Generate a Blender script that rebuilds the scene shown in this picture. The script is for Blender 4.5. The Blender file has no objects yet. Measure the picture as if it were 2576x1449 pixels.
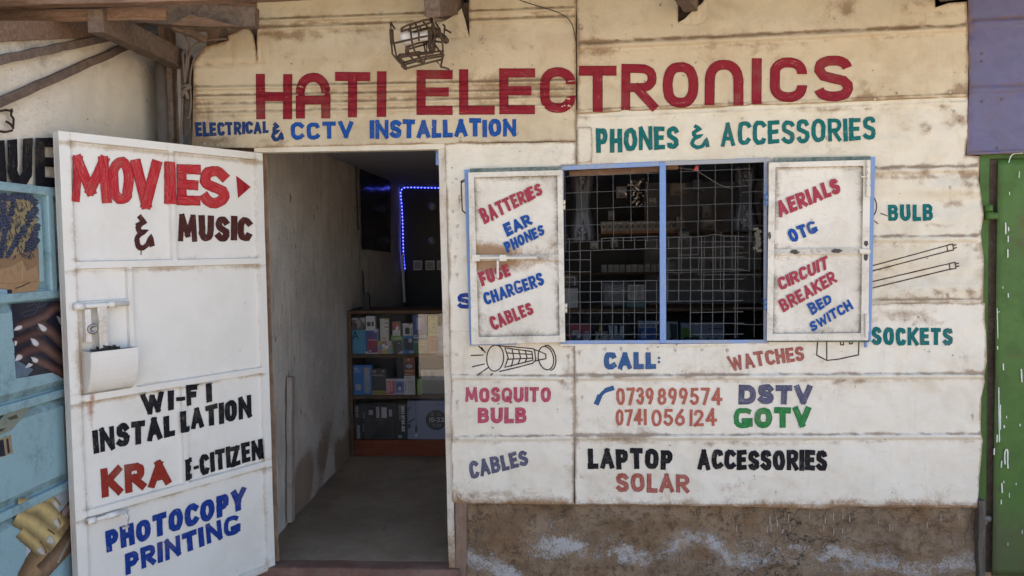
import bpy, bmesh, math, random
from mathutils import Vector, Matrix, noise
from mathutils.geometry import delaunay_2d_cdt
R = math.radians
S = bpy.context.scene
COL = S.collection
# ------------------------------------------------------------------ camera, world, sun, exposure
F, CX, CY = 1870.0, 1288.0, 724.5          # a 2576 x 1449 measuring grid over the photograph
CAM = Vector((0, -3.5, 1.7))
yaw, pitch, roll = R(3.5), R(3.0), R(0.75)
fw = Vector((-math.sin(yaw)*math.cos(pitch), math.cos(yaw)*math.cos(pitch), -math.sin(pitch)))
r0 = Vector((math.cos(yaw), math.sin(yaw), 0)); u0 = r0.cross(fw)
rt = r0*math.cos(roll) - u0*math.sin(roll); up = u0*math.cos(roll) + r0*math.sin(roll)
cd = bpy.data.cameras.new('camera'); cam = bpy.data.objects.new('camera', cd); COL.objects.link(cam)
cam.matrix_world = Matrix(((rt.x, up.x, -fw.x, CAM.x), (rt.y, up.y, -fw.y, CAM.y), (rt.z, up.z, -fw.z, CAM.z), (0, 0, 0, 1)))
cd.sensor_width = 36; cd.lens = 36*F/2576; cd.clip_start = 0.05; cd.clip_end = 500
S.camera = cam
SUN_EL = R(60); SUN_AZ = R(8)
w = bpy.data.worlds.new('World'); S.world = w; w.use_nodes = True
sky = w.node_tree.nodes.new('ShaderNodeTexSky'); sky.sky_type = 'NISHITA'; sky.sun_disc = False
sky.sun_elevation = SUN_EL; sky.sun_rotation = SUN_AZ
bg = w.node_tree.nodes['Background']; bg.inputs[1].default_value = 0.12
w.node_tree.links.new(sky.outputs[0], bg.inputs[0])
sl = bpy.data.lights.new('sun', 'SUN'); sl.energy = 4.2; sl.angle = R(0.5); sl.color = (1, .94, .84)
so = bpy.data.objects.new('sun', sl); COL.objects.link(so)
so.rotation_euler = (-(math.pi/2 - SUN_EL), 0, -SUN_AZ)
S.view_settings.view_transform = 'Standard'; S.view_settings.look = 'None'; S.view_settings.gamma = 1
S.view_settings.exposure = 2.0
S.cycles.max_bounces = 8; S.cycles.diffuse_bounces = 5

# ------------------------------------------------------------------ measuring helpers
def ray(px, py): return rt*((px-CX)/F) + up*((CY-py)/F) + fw
def plane(px, py, P, n):
    d = ray(px, py); return CAM + d*((Vector(P)-CAM).dot(n)/d.dot(n))
def aty(px, py, y=0.0): return plane(px, py, (0, y, 0), Vector((0, 1, 0)))
def atx(px, py, x): return plane(px, py, (x, 0, 0), Vector((1, 0, 0)))
def atz(px, py, z): return plane(px, py, (0, 0, z), Vector((0, 0, 1)))
def lerp(a, b, t): return a + (b-a)*t
def smooth(a, b, x):
    t = min(1, max(0, (x-a)/(b-a))) if a != b else float(x > a); return t*t*(3-2*t)
rnd = random.Random(7)
def nz(x, y, z=0.0): return noise.noise(Vector((x, y, z)))

# ------------------------------------------------------------------ mesh builder
class MB:
    def __init__(s): s.v = []; s.f = []; s.c = []; s.d = []; s.r = []; s.sv = []; s.mi = []
    def vert(s, p, c=(1, 1, 1), d=0.0, r=0.0, sv=(0, 0, 0)):
        s.v.append(tuple(p)); s.c.append((c[0], c[1], c[2], 1)); s.d.append(d); s.r.append(r); s.sv.append(tuple(sv)); return len(s.v)-1
    def face(s, idx, mi=0): s.f.append(tuple(idx)); s.mi.append(mi)
    def poly(s, pts, c=(1, 1, 1), mi=0, d=0.0, r=0.0): s.face([s.vert(p, c, d, r) for p in pts], mi)
    def hexa(s, p, c=(1, 1, 1), mi=0, d=0.0, r=0.0):      # 8 points: 4 of one end, 4 of the other
        i = [s.vert(q, c, d, r) for q in p]
        for q in ((3, 2, 1, 0), (4, 5, 6, 7), (0, 1, 5, 4), (1, 2, 6, 5), (2, 3, 7, 6), (3, 0, 4, 7)): s.face([i[k] for k in q], mi)
    def box(s, a, b, c=(1, 1, 1), mi=0, d=0.0, r=0.0):
        x0, y0, z0 = (min(a[k], b[k]) for k in range(3)); x1, y1, z1 = (max(a[k], b[k]) for k in range(3))
        s.hexa([(x0, y0, z0), (x1, y0, z0), (x1, y0, z1), (x0, y0, z1), (x0, y1, z0), (x1, y1, z0), (x1, y1, z1), (x0, y1, z1)], c, mi, d, r)
    def bar(s, p, q, w, h, upv=(0, 0, 1), c=(1, 1, 1), mi=0, seg=1, wob=0.0):
        p, q = Vector(p), Vector(q); t = (q-p).normalized(); sd = t.cross(Vector(upv)).normalized(); u2 = sd.cross(t)
        prev = None
        for k in range(seg+1):
            o = p.lerp(q, k/seg) + Vector((rnd.uniform(-wob, wob), rnd.uniform(-wob, wob), rnd.uniform(-wob, wob)))
            ring = [s.vert(o + sd*(a*w/2) + u2*(b*h/2), c, 0, 0) for a, b in ((-1, -1), (1, -1), (1, 1), (-1, 1))]
            if prev:
                for j in range(4): s.face((prev[j], prev[(j+1) % 4], ring[(j+1) % 4], ring[j]), mi)
            else: s.face(ring[::-1], mi)
            prev = ring
        s.face(prev, mi)
    def tube(s, pts, r, n=6, c=(1, 1, 1), mi=0, closed=False):
        pts = [Vector(p) for p in pts]; m = len(pts); rings = []
        rr = r if isinstance(r, (list, tuple)) else [r]*m
        ref = Vector((0.13, 0.31, 0.94)).normalized()
        for k in range(m):
            a = pts[k-1] if (k or closed) else pts[k]; b = pts[(k+1) % m] if (k < m-1 or closed) else pts[k]
            t = (b-a).normalized(); e = t.cross(ref)
            if e.length < .1: e = t.cross(Vector((1, 0, 0)))
            e.normalize(); g = t.cross(e)
            rings.append([s.vert(pts[k] + (e*math.cos(2*math.pi*j/n) + g*math.sin(2*math.pi*j/n))*rr[k], c) for j in range(n)])
        for k in range(m if closed else m-1):
            A, B = rings[k], rings[(k+1) % m]
            for j in range(n): s.face((A[j], A[(j+1) % n], B[(j+1) % n], B[j]), mi)
        if not closed: s.face(rings[0][::-1], mi); s.face(rings[-1], mi)
    def lathe(s, o, prof, axis=(0, 0, 1), n=20, c=(1, 1, 1), mi=0):   # prof: (radius, along axis)
        o = Vector(o); ax = Vector(axis).normalized(); e = ax.orthogonal().normalized(); g = ax.cross(e); rings = []
        for r, h in prof: rings.append([s.vert(o + ax*h + (e*math.cos(2*math.pi*j/n) + g*math.sin(2*math.pi*j/n))*max(r, 1e-4), c) for j in range(n)])
        for A, B in zip(rings, rings[1:]):
            for j in range(n): s.face((A[j], A[(j+1) % n], B[(j+1) % n], B[j]), mi)
        s.face(rings[0][::-1], mi); s.face(rings[-1], mi)
    def build(s, name, mats, parent=None, smooth_=False, bevel=0.0):
        me = bpy.data.meshes.new(name); me.from_pydata(s.v, [], s.f)
        for m in (mats if isinstance(mats, (list, tuple)) else [mats]): me.materials.append(m)
        a = me.attributes.new('Col', 'FLOAT_COLOR', 'POINT'); a.data.foreach_set('color', [x for c in s.c for x in c])
        a = me.attributes.new('dirt', 'FLOAT', 'POINT'); a.data.foreach_set('value', s.d)
        a = me.attributes.new('rust', 'FLOAT', 'POINT'); a.data.foreach_set('value', s.r)
        a = me.attributes.new('sv', 'FLOAT_VECTOR', 'POINT'); a.data.foreach_set('vector', [x for c in s.sv for x in c])
        me.polygons.foreach_set('material_index', s.mi)
        if smooth_: me.polygons.foreach_set('use_smooth', [True]*len(me.polygons))
        me.update()
        o = bpy.data.objects.new(name, me); COL.objects.link(o)
        if parent is not None: o.parent = parent; o.matrix_parent_inverse = parent.matrix_world.inverted()
        if bevel:
            b = o.modifiers.new('bevel', 'BEVEL'); b.width = bevel; b.segments = 2; b.limit_method = 'ANGLE'; b.angle_limit = R(40)
        return o
def tag(o, label=None, cat=None, group=None, kind=None):
    if label: o['label'] = label
    if cat: o['category'] = cat
    if group: o['group'] = group
    if kind: o['kind'] = kind
    return o
def empty(name, loc, label, cat, group=None):
    o = bpy.data.objects.new(name, None); o.location = loc; o.empty_display_size = .1; COL.objects.link(o)
    o.matrix_world = Matrix.Translation(Vector(loc))
    return tag(o, label, cat, group)

# ------------------------------------------------------------------ materials
class NT:
    def __init__(s, name):
        s.m = bpy.data.materials.new(name); s.m.use_nodes = True; s.t = s.m.node_tree; s.b = s.t.nodes['Principled BSDF']
    def n(s, typ, **kw):
        x = s.t.nodes.new(typ)
        for k, v in kw.items():
            if k.startswith('i_'): x.inputs[k[2:].replace('_', ' ')].default_value = v
            else: setattr(x, k, v)
        return x
    def l(s, a, b): s.t.links.new(a, b)
    def pos(s, sc=(1, 1, 1)):
        tc = s.n('ShaderNodeNewGeometry'); mp = s.n('ShaderNodeMapping'); mp.inputs['Scale'].default_value = sc
        s.l(tc.outputs['Position'], mp.inputs['Vector']); return mp.outputs[0]
    def noise(s, scale, detail=4, rough=.6, vec=None, dist=0.0):
        x = s.n('ShaderNodeTexNoise'); x.inputs['Scale'].default_value = scale; x.inputs['Detail'].default_value = detail
        x.inputs['Roughness'].default_value = rough; x.inputs['Distortion'].default_value = dist
        s.l(vec if vec is not None else s.pos(), x.inputs['Vector']); return x.outputs['Fac']
    def ramp(s, fac, a, b, va=0.0, vb=1.0):
        x = s.n('ShaderNodeMapRange'); x.inputs[1].default_value = a; x.inputs[2].default_value = b; x.inputs[3].default_value = va; x.inputs[4].default_value = vb
        x.interpolation_type = 'SMOOTHSTEP'; s.l(fac, x.inputs[0]); return x.outputs[0]
    def math(s, op, a, b=0.0):
        x = s.n('ShaderNodeMath', operation=op)
        for i, v in ((0, a), (1, b)):
            if isinstance(v, (int, float)): x.inputs[i].default_value = v
            else: s.l(v, x.inputs[i])
        return x.outputs[0]
    def mix(s, fac, a, b):
        x = s.n('ShaderNodeMix', data_type='RGBA')
        if isinstance(fac, (int, float)): x.inputs[0].default_value = fac
        else: s.l(fac, x.inputs[0])
        for i, v in ((6, a), (7, b)):
            if isinstance(v, tuple): x.inputs[i].default_value = (*v[:3], 1)
            else: s.l(v, x.inputs[i])
        return x.outputs[2]
    def attr(s, name, out='Fac'): return s.n('ShaderNodeAttribute', attribute_name=name).outputs[out]
    def bump(s, h, strength, dist=.004):
        x = s.n('ShaderNodeBump'); x.inputs['Strength'].default_value = strength; x.inputs['Distance'].default_value = dist
        s.l(h, x.inputs['Height']); s.l(x.outputs[0], s.b.inputs['Normal'])
    def done(s, col, rough=.6, metal=0.0, spec=.5):
        if isinstance(col, tuple): s.b.inputs['Base Color'].default_value = (*col[:3], 1)
        else: s.l(col, s.b.inputs['Base Color'])
        if isinstance(rough, (int, float)): s.b.inputs['Roughness'].default_value = rough
        else: s.l(rough, s.b.inputs['Roughness'])
        s.b.inputs['Metallic'].default_value = metal; s.b.inputs['Specular IOR Level'].default_value = spec
        return s.m
def painted_metal(name, col, dust, dirtc=(.16, .105, .06), rustc=(.2, .085, .03), rough=.55, speck=.5, bump=.6, dustamt=.75, glaze=.25):
    t = NT(name)
    big = t.noise(1.7, 6, .62); mid = t.noise(9, 5, .65, dist=.6); fine = t.noise(70, 4, .7)
    strk = t.noise(1, 6, .68, t.pos((13, 13, 1.6)), .8)
    c = t.mix(t.math('MULTIPLY', t.ramp(t.math('ADD', t.math('MULTIPLY', big, .65), t.math('MULTIPLY', mid, .35)), .44, .66), dustamt), col, dust)
    c = t.mix(t.math('MULTIPLY', t.ramp(strk, .56, .80), glaze), c, dirtc)
    dm = t.math('ADD', t.attr('dirt'), t.math('MULTIPLY', t.math('SUBTRACT', t.math('ADD', t.math('MULTIPLY', mid, .6), t.math('MULTIPLY', fine, .4)), .5), 2.0))
    dm = t.math('MULTIPLY', t.ramp(dm, .22, 1.0, 0, .85), t.ramp(t.attr('dirt'), .02, .2))
    c = t.mix(t.math('MAXIMUM', dm, t.ramp(t.attr('dirt'), .5, 1.15, 0, .9)), c, dirtc)
    rm = t.math('ADD', t.attr('rust'), t.math('MULTIPLY', t.math('SUBTRACT', t.math('ADD', t.math('MULTIPLY', mid, .6), t.math('MULTIPLY', fine, .4)), .5), 2.0))
    rm = t.math('MULTIPLY', t.ramp(rm, .25, 1.0, 0, .9), t.ramp(t.attr('rust'), .02, .25))
    c = t.mix(rm, c, rustc)
    sp = t.math('MULTIPLY', t.ramp(t.noise(42, 2, .5), .70, .76), t.ramp(t.noise(4.5, 2), .42, .62))
    c = t.mix(t.math('MULTIPLY', sp, speck), c, (.12, .085, .06))
    scr = t.ramp(t.noise(11, 2, .5, t.pos((1, 1, 3.3)), 2.5), .495, .505)
    scr = t.math('MULTIPLY', t.math('MULTIPLY', scr, t.math('SUBTRACT', 1.0, scr)), 4.0)
    c = t.mix(t.math('MULTIPLY', t.math('MULTIPLY', scr, t.ramp(t.noise(2.3, 2), .5, .64)), .35*speck), c, (.25, .19, .13))
    t.bump(t.math('ADD', t.math('MULTIPLY', mid, 1.0), t.math('ADD', t.math('MULTIPLY', fine, .3), t.math('MULTIPLY', scr, .25))), bump, .006)
    return t.done(c, t.ramp(mid, .3, .7, rough-.08, rough+.15), 0, .4)
def lettering(name, col, light, streak=.5, ground=(.62, .56, .46)):
    t = NT(name); at = t.n('ShaderNodeAttribute', attribute_name='sv')
    mp = t.n('ShaderNodeMapping'); mp.inputs['Scale'].default_value = (2.2, 6.5, 40); t.l(at.outputs['Vector'], mp.inputs['Vector'])
    a = t.noise(1.7, 5, .7, mp.outputs[0], .6); b = t.noise(26, 4, .7); g = t.noise(6, 5, .65)
    sx = t.n('ShaderNodeSeparateXYZ'); t.l(at.outputs['Vector'], sx.inputs[0])
    edge = t.math('ABSOLUTE', t.math('SUBTRACT', sx.outputs[1], .5))
    c = t.mix(t.math('MULTIPLY', t.ramp(a, .38, .62), min(1.0, streak*1.25)), col, light)
    c = t.mix(t.math('MULTIPLY', t.ramp(edge, .36, .47), .65), c, tuple(x*.55 for x in col))
    wear = t.ramp(t.math('ADD', t.math('MULTIPLY', a, .6), t.math('MULTIPLY', b, .4)), .57, .68)
    c = t.mix(t.math('MULTIPLY', wear, .75*streak), c, ground)
    c = t.mix(t.math('MULTIPLY', t.ramp(g, .52, .72), .28), c, (.20, .15, .10))
    t.bump(a, .15, .002)
    return t.done(c, .6, 0, .12)
def timber(name, a, b, gs=(2, 2, 2), amt=1.0):
    t = NT(name); n1 = t.noise(7, 6, .7, t.pos(gs), 1.0); n2 = t.noise(3, 4, .6); n3 = t.noise(90, 3)
    c = t.mix(t.ramp(n1, .35, .68), a, b); c = t.mix(t.math('MULTIPLY', t.ramp(n2, .5, .7), .6), c, tuple(x*.55 for x in a))
    c = t.mix(t.math('MULTIPLY', t.ramp(n3, .55, .75), .35), c, tuple(min(1, x*1.7) for x in b))
    t.bump(t.math('ADD', n1, t.math('MULTIPLY', n3, .25)), .7, .006)
    return t.done(c, .85, 0, .2)
def earthy(name, a, b, cdark, scale=5, bump=.8, rough=.95):
    t = NT(name); n1 = t.noise(scale, 8, .68); n2 = t.noise(scale*5, 5, .7); n3 = t.noise(scale*.35, 3)
    c = t.mix(t.ramp(n1, .38, .64), a, b); c = t.mix(t.math('MULTIPLY', t.ramp(n2, .56, .72), .6), c, cdark)
    c = t.mix(t.math('MULTIPLY', t.ramp(n3, .5, .7), .4), c, cdark)
    t.bump(t.math('ADD', n1, t.math('MULTIPLY', n2, .5)), bump, .012)
    return t.done(c, rough, 0, .2)
def plain(name, col, rough=.5, metal=0.0, var=.25, sc=20):
    t = NT(name); n = t.noise(sc, 4); c = t.mix(t.math('MULTIPLY', t.ramp(n, .4, .7), var), col, tuple(x*.45 for x in col)); t.bump(n, .1, .002)
    return t.done(c, rough, metal)
def colattr(name, rough=.45, var=.12):
    t = NT(name); n = t.noise(40, 3); c = t.mix(t.math('MULTIPLY', t.ramp(n, .45, .7), var), t.attr('Col', 'Color'), (.03, .03, .03))
    return t.done(c, rough)
M = {}
M['sheet_hi'] = painted_metal('stained_shaded_cream_sheet', (.56, .47, .325), (.42, .32, .195), (.23, .14, .07), speck=.8, dustamt=.8, glaze=.3)  # cream paint with smoke stain and the warm eave shade put into its colour
M['sheet_mid'] = painted_metal('cream_sheet', (.66, .60, .48), (.51, .43, .30), (.25, .16, .09), speck=.8, dustamt=.7)
M['sheet_lo'] = painted_metal('white_sheet', (.70, .645, .535), (.56, .49, .37), (.27, .185, .115), (.24, .12, .045), speck=.8, dustamt=.65)
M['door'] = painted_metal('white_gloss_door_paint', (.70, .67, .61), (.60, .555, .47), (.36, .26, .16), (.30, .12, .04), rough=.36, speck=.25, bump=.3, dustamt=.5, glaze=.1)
M['shutter'] = painted_metal('cream_shutter_paint', (.69, .64, .545), (.55, .495, .40), (.13, .105, .08), (.26, .13, .045), rough=.5, speck=.5, dustamt=.75, glaze=.2)
M['blue'] = painted_metal('blue_window_paint', (.16, .27, .52), (.22, .30, .47), (.35, .33, .30), speck=.9, dustamt=.6, bump=.2)
M['greenold'] = painted_metal('old_dark_green_paint', (.05, .10, .08), (.10, .13, .11), (.45, .42, .36), speck=.2, dustamt=.8)
M['purple'] = painted_metal('violet_sheet', (.115, .107, .20), (.12, .102, .135), (.17, .11, .10), (.20, .10, .05), speck=.5, dustamt=.7, glaze=.15)
M['green'] = painted_metal('green_door_paint', (.05, .125, .016), (.045, .095, .02), (.07, .075, .03), (.10, .07, .03), speck=.4, dustamt=.8, glaze=.25)
M['teal'] = painted_metal('pale_teal_gate_paint', (.27, .41, .44), (.19, .31, .34), (.05, .065, .06), (.22, .16, .08), rough=.4, speck=.4, dustamt=.6, glaze=.12)
M['lime'] = painted_metal('lime_washed_plaster', (.74, .67, .55), (.56, .48, .37), (.22, .18, .13), speck=.9, dustamt=.8, bump=.9, glaze=.12)
M['timber'] = timber('weathered_roof_timber', (.16, .095, .06), (.27, .17, .115), (1.2, 14, 14))
M['timber_dk'] = timber('dusty_dark_timber', (.125, .088, .065), (.20, .145, .11), (4, 4, 4))
M['post'] = timber('grey_post_timber', (.07, .06, .05), (.14, .115, .09), (16, 16, 1.3))
M['counterwood'] = timber('brown_counter_board', (.10, .06, .035), (.15, .095, .06), (1.5, 10, 10))
M['kick'] = timber('red_brown_kick_board', (.16, .042, .022), (.20, .062, .034), (1.5, 10, 10))
M['mud'] = earthy('mud_wall', (.24, .155, .10), (.32, .22, .15), (.12, .08, .055), 14, .8)
M['soil'] = earthy('dry_red_soil', (.35, .275, .20), (.43, .345, .26), (.24, .175, .12), 3, .6)
M['redstep'] = earthy('worn_red_oxide_step', (.17, .085, .06), (.21, .125, .09), (.10, .065, .05), 9, .6, .7)
M['floor'] = earthy('worn_grey_screed', (.25, .18, .115), (.32, .235, .155), (.14, .095, .06), 4, .4, .6)
M['stone'] = earthy('rough_grey_stone', (.20, .17, .15), (.28, .24, .21), (.10, .08, .07), 18, .9)
M['greyplastic'] = plain('dulled_grey_plastic', (.34, .34, .34), .45, 0, .1)
M['wire'] = plain('galvanised_wire', (.095, .092, .092), .7, 0)
M['rustwire'] = earthy('rusty_wire', (.085, .058, .042), (.12, .08, .055), (.05, .035, .03), 60, .6)
M['steel'] = plain('worn_steel', (.35, .33, .30), .4, .6)
M['card'] = colattr('printed_card')
M['print'] = colattr('printed_poster_paper', .35, .2)
M['gloss'] = colattr('glossy_print', .15, .1)
M['plasticgrey'] = colattr('moulded_plastic', .5, .1)
M['whiteplastic'] = plain('white_plastic', (.7, .69, .66), .35, 0, .1)
M['cable'] = plain('dusty_grey_cable', (.16, .12, .095), .7, 0, .4)
M['blackcable'] = plain('black_cable', (.03, .028, .028), .6)
M['dark'] = plain('black_board', (.012, .013, .018), .5)
M['grime'] = plain('dark_inner_wall', (.40, .39, .40), .8, 0, .4, 3)
M['ceil'] = plain('painted_ceiling_board', (.34, .34, .40), .7, 0, .15, 3)
M['oldsteel'] = painted_metal('roof_sheet_underside', (.15, .13, .115), (.10, .085, .075), speck=.5)
def glassmat():
    t = NT('cabinet_glass'); t.b.inputs['Transmission Weight'].default_value = 1.0; t.b.inputs['IOR'].default_value = 1.45
    lp = t.n('ShaderNodeBsdfTransparent'); gl = t.n('ShaderNodeBsdfGlossy'); gl.inputs['Roughness'].default_value = .01
    fr = t.n('ShaderNodeFresnel'); fr.inputs['IOR'].default_value = 1.55; mx = t.n('ShaderNodeMixShader')
    t.l(fr.outputs[0], mx.inputs[0]); t.l(lp.outputs[0], mx.inputs[1]); t.l(gl.outputs[0], mx.inputs[2])
    t.l(mx.outputs[0], t.t.nodes['Material Output'].inputs['Surface']); return t.m
M['glass'] = glassmat()
def emis(name, col, st):
    t = NT(name); t.b.inputs['Emission Color'].default_value = (*col, 1); t.b.inputs['Emission Strength'].default_value = st; return t.done((.1, .1, .12), .4)
M['led'] = emis('lit_blue_led', (.10, .13, 1.0), 2.4)
M['ledtape'] = emis('glowing_led_tape', (.03, .035, 1.0), .30)
INK = {'maroon': ((.25, .014, .028), (.31, .03, .04), .42), 'navy': ((.010, .028, .12), (.04, .10, .26), .6), 'blue': ((.006, .055, .29), (.02, .12, .42), .7),
       'teal': ((.003, .11, .11), (.015, .21, .20), .6), 'red': ((.46, .008, .016), (.58, .08, .085), .75), 'brown': ((.07, .018, .016), (.10, .035, .03), .4),
       'black': ((.007, .007, .010), (.022, .022, .026), .6), 'crimson': ((.36, .018, .05), (.47, .09, .12), .7), 'orange': ((.42, .055, .028), (.56, .22, .16), .8),
       'slate': ((.060, .062, .115), (.16, .16, .23), .8), 'leaf': ((.010, .15, .035), (.07, .30, .10), .75), 'brick': ((.30, .028, .018), (.34, .05, .03), .3),
       'steelblue': ((.035, .10, .25), (.08, .16, .32), .4), 'royal': ((.008, .03, .22), (.02, .07, .34), .6), 'pink': ((.42, .02, .07), (.56, .16, .21), .85), 'rustred': ((.33, .05, .035), (.46, .20, .16), .85), 'darkbrown': ((.05, .025, .02), (.08, .04, .03), .4)}
for k, (a, b, s_) in INK.items():
    a = tuple(x*.82 for x in a); b = tuple(x*.85 for x in b); M['ink_'+k] = lettering('sign_paint_'+k, a, b, s_)

# ------------------------------------------------------------------ brush lettering
def arc(cx, cy, rx, ry, a0, a1, n=12, p=1.0):
    out = []
    for k in range(n+1):
        a = R(lerp(a0, a1, k/n)); c, s_ = math.cos(a), math.sin(a)
        out.append((cx + rx*math.copysign(abs(c)**p, c), cy + ry*math.copysign(abs(s_)**p, s_)))
    return out
SQ = .72
G = {
 'A': (.80, [[(0, 0), (.5, 1)], [(1, 0), (.5, 1)], [(.22, .30), (.78, .30)]]),
 'B': (.72, [[(0, 0), (0, 1)], [(0, 1)] + arc(.55, .77, .38, .23, 90, -90, 8) + [(0, .54)], [(0, .52)] + arc(.58, .26, .42, .26, 90, -90, 8) + [(0, 0)]]),
 'c': (.72, [[(1, .66), (1, .70)] + arc(.5, .68, .5, .32, 5, 180, 12, .9) + arc(.5, .32, .5, .32, 180, 355, 12, .9) + [(1, .30), (1, .34)]]),
 's': (.72, [arc(.5, .755, .48, .245, 8, 200, 12, .85)[:-1] + [(.16, .58), (.5, .5), (.84, .44)] + arc(.5, .25, .5, .25, 30, -172, 12, .85)[1:]]),
 'C': (.72, [arc(.55, .5, .55, .5, 42, 318, 18, SQ)]),
 'D': (.76, [[(0, 0), (0, 1)], [(0, 1)] + arc(.45, .5, .55, .5, 90, -90, 12, .8) + [(0, 0)]]),
 'E': (.64, [[(0, 0), (0, 1)], [(0, 1), (1, 1)], [(0, .51), (.86, .51)], [(0, 0), (1, 0)]]),
 'F': (.62, [[(0, 0), (0, 1)], [(0, 1), (1, 1)], [(0, .5), (.82, .5)]]),
 'G': (.84, [arc(.52, .5, .52, .5, 52, 322, 18, SQ), [(.55, .33), (.98, .33)], [(.98, .33), (.98, .10)]]),
 'H': (.74, [[(0, 0), (0, 1)], [(1, 0), (1, 1)], [(0, .5), (1, .5)]]),
 'I': (.0, [[(.5, 0), (.5, 1)]]),
 'K': (.76, [[(0, 0), (0, 1)], [(1, 1), (.08, .45)], [(.3, .55), (1, 0)]]),
 'L': (.60, [[(0, 0), (0, 1)], [(0, 0), (1, 0)]]),
 'M': (.95, [[(0, 0), (.1, 1)], [(.1, 1), (.5, .2)], [(.5, .2), (.9, 1)], [(1, 0), (.9, 1)]]),
 'N': (.78, [[(0, 0), (0, 1)], [(0, 1), (1, 0)], [(1, 0), (1, 1)]]),
 'O': (.78, ['o', arc(.5, .5, .5, .5, 0, 360, 22, .8)]),
 'P': (.68, [[(0, 0), (0, 1)], [(0, 1)] + arc(.52, .72, .48, .28, 90, -90, 10, .85) + [(0, .44)]]),
 'Q': (.80, ['o', arc(.5, .5, .5, .5, 0, 360, 22, .8), [(.55, .28), (1, -.08)]]),
 'R': (.74, [[(0, 0), (0, 1)], [(0, 1)] + arc(.52, .74, .46, .26, 90, -90, 10, .85) + [(0, .48)], [(.42, .46), (1, 0)]]),
 'S': (.70, [arc(.5, .755, .48, .245, 28, 225, 12, .85)[:-1] + [(.2, .57), (.5, .5), (.8, .43)] + arc(.5, .245, .5, .245, 45, -152, 12, .85)[1:]]),
 'T': (.74, [[(0, 1), (1, 1)], [(.5, 0), (.5, .95)]]),
 'U': (.76, [[(0, 1), (0, .4)] + arc(.5, .38, .5, .38, 180, 360, 12, .85) + [(1, .4), (1, 1)]]),
 'V': (.80, [[(0, 1), (.5, 0)], [(1, 1), (.5, 0)]]),
 'W': (1.08, [[(0, 1), (.25, 0)], [(.25, 0), (.5, .85)], [(.5, .85), (.75, 0)], [(.75, 0), (1, 1)]]),
 'X': (.78, [[(0, 0), (1, 1)], [(0, 1), (1, 0)]]),
 'Y': (.78, [[(0, 1), (.5, .45)], [(1, 1), (.5, .45)], [(.5, .5), (.5, 0)]]),
 'Z': (.74, [[(0, 1), (1, 1)], [(1, 1), (0, 0)], [(0, 0), (1, 0)]]),
 'n': (.80, [[(0, 0), (0, .55)] + arc(.5, .55, .5, .45, 180, 0, 14, .9) + [(1, .55), (1, 0)]]),
 'a': (.80, [[(0, 0), (0, .55)] + arc(.5, .55, .5, .45, 180, 0, 14, .9) + [(1, .55), (1, 0)], [(0, .38), (1, .38)]]),
 '-': (.4, [[(0, .45), (1, .45)]]),
 ':': (.0, [[(.5, .2), (.5, .24)], [(.5, .72), (.5, .76)]]),
 '&': (.72, [[(.25, 1.0), (.5, .86), (.12, .76)] + arc(.38, .66, .28, .14, 150, 300, 6) + [(.62, .56), (.30, .48)] + arc(.42, .24, .42, .25, 130, 350, 12) + [(.95, .34), (1.05, .06)]]),
 '0': (.66, ['o', arc(.5, .5, .5, .5, 0, 360, 20, .9)]),
 '1': (.05, [[(.5, 0), (.5, 1)]]),
 '2': (.66, [arc(.48, .74, .48, .26, 165, -30, 10) + [(0, 0)], [(0, 0), (1, .02)]]),
 '3': (.60, [arc(.42, .75, .5, .25, 150, -90, 10), arc(.45, .26, .52, .27, 90, -160, 10)]),
 '4': (.72, [[(.72, 0), (.72, 1)], [(.72, 1), (0, .3)], [(0, .3), (1.05, .3)]]),
 '5': (.62, [[(.9, 1), (.12, 1)], [(.12, 1), (.08, .56)], [(.08, .54)] + arc(.45, .3, .52, .3, 110, -150, 12)]),
 '6': (.64, [[(.75, 1), (.25, .62)] + arc(.5, .3, .5, .3, 170, 530, 18)]),
 '7': (.64, [[(0, 1), (1, 1)], [(1, 1), (.32, 0)]]),
 '8': (.62, ['o', arc(.5, .76, .42, .24, 0, 360, 16), 'o', arc(.5, .26, .5, .26, 0, 360, 16)]),
 '9': (.62, ['o', arc(.5, .7, .47, .3, 0, 360, 16), [(.97, .68), (.86, .35), (.55, 0)]]),
}
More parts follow.
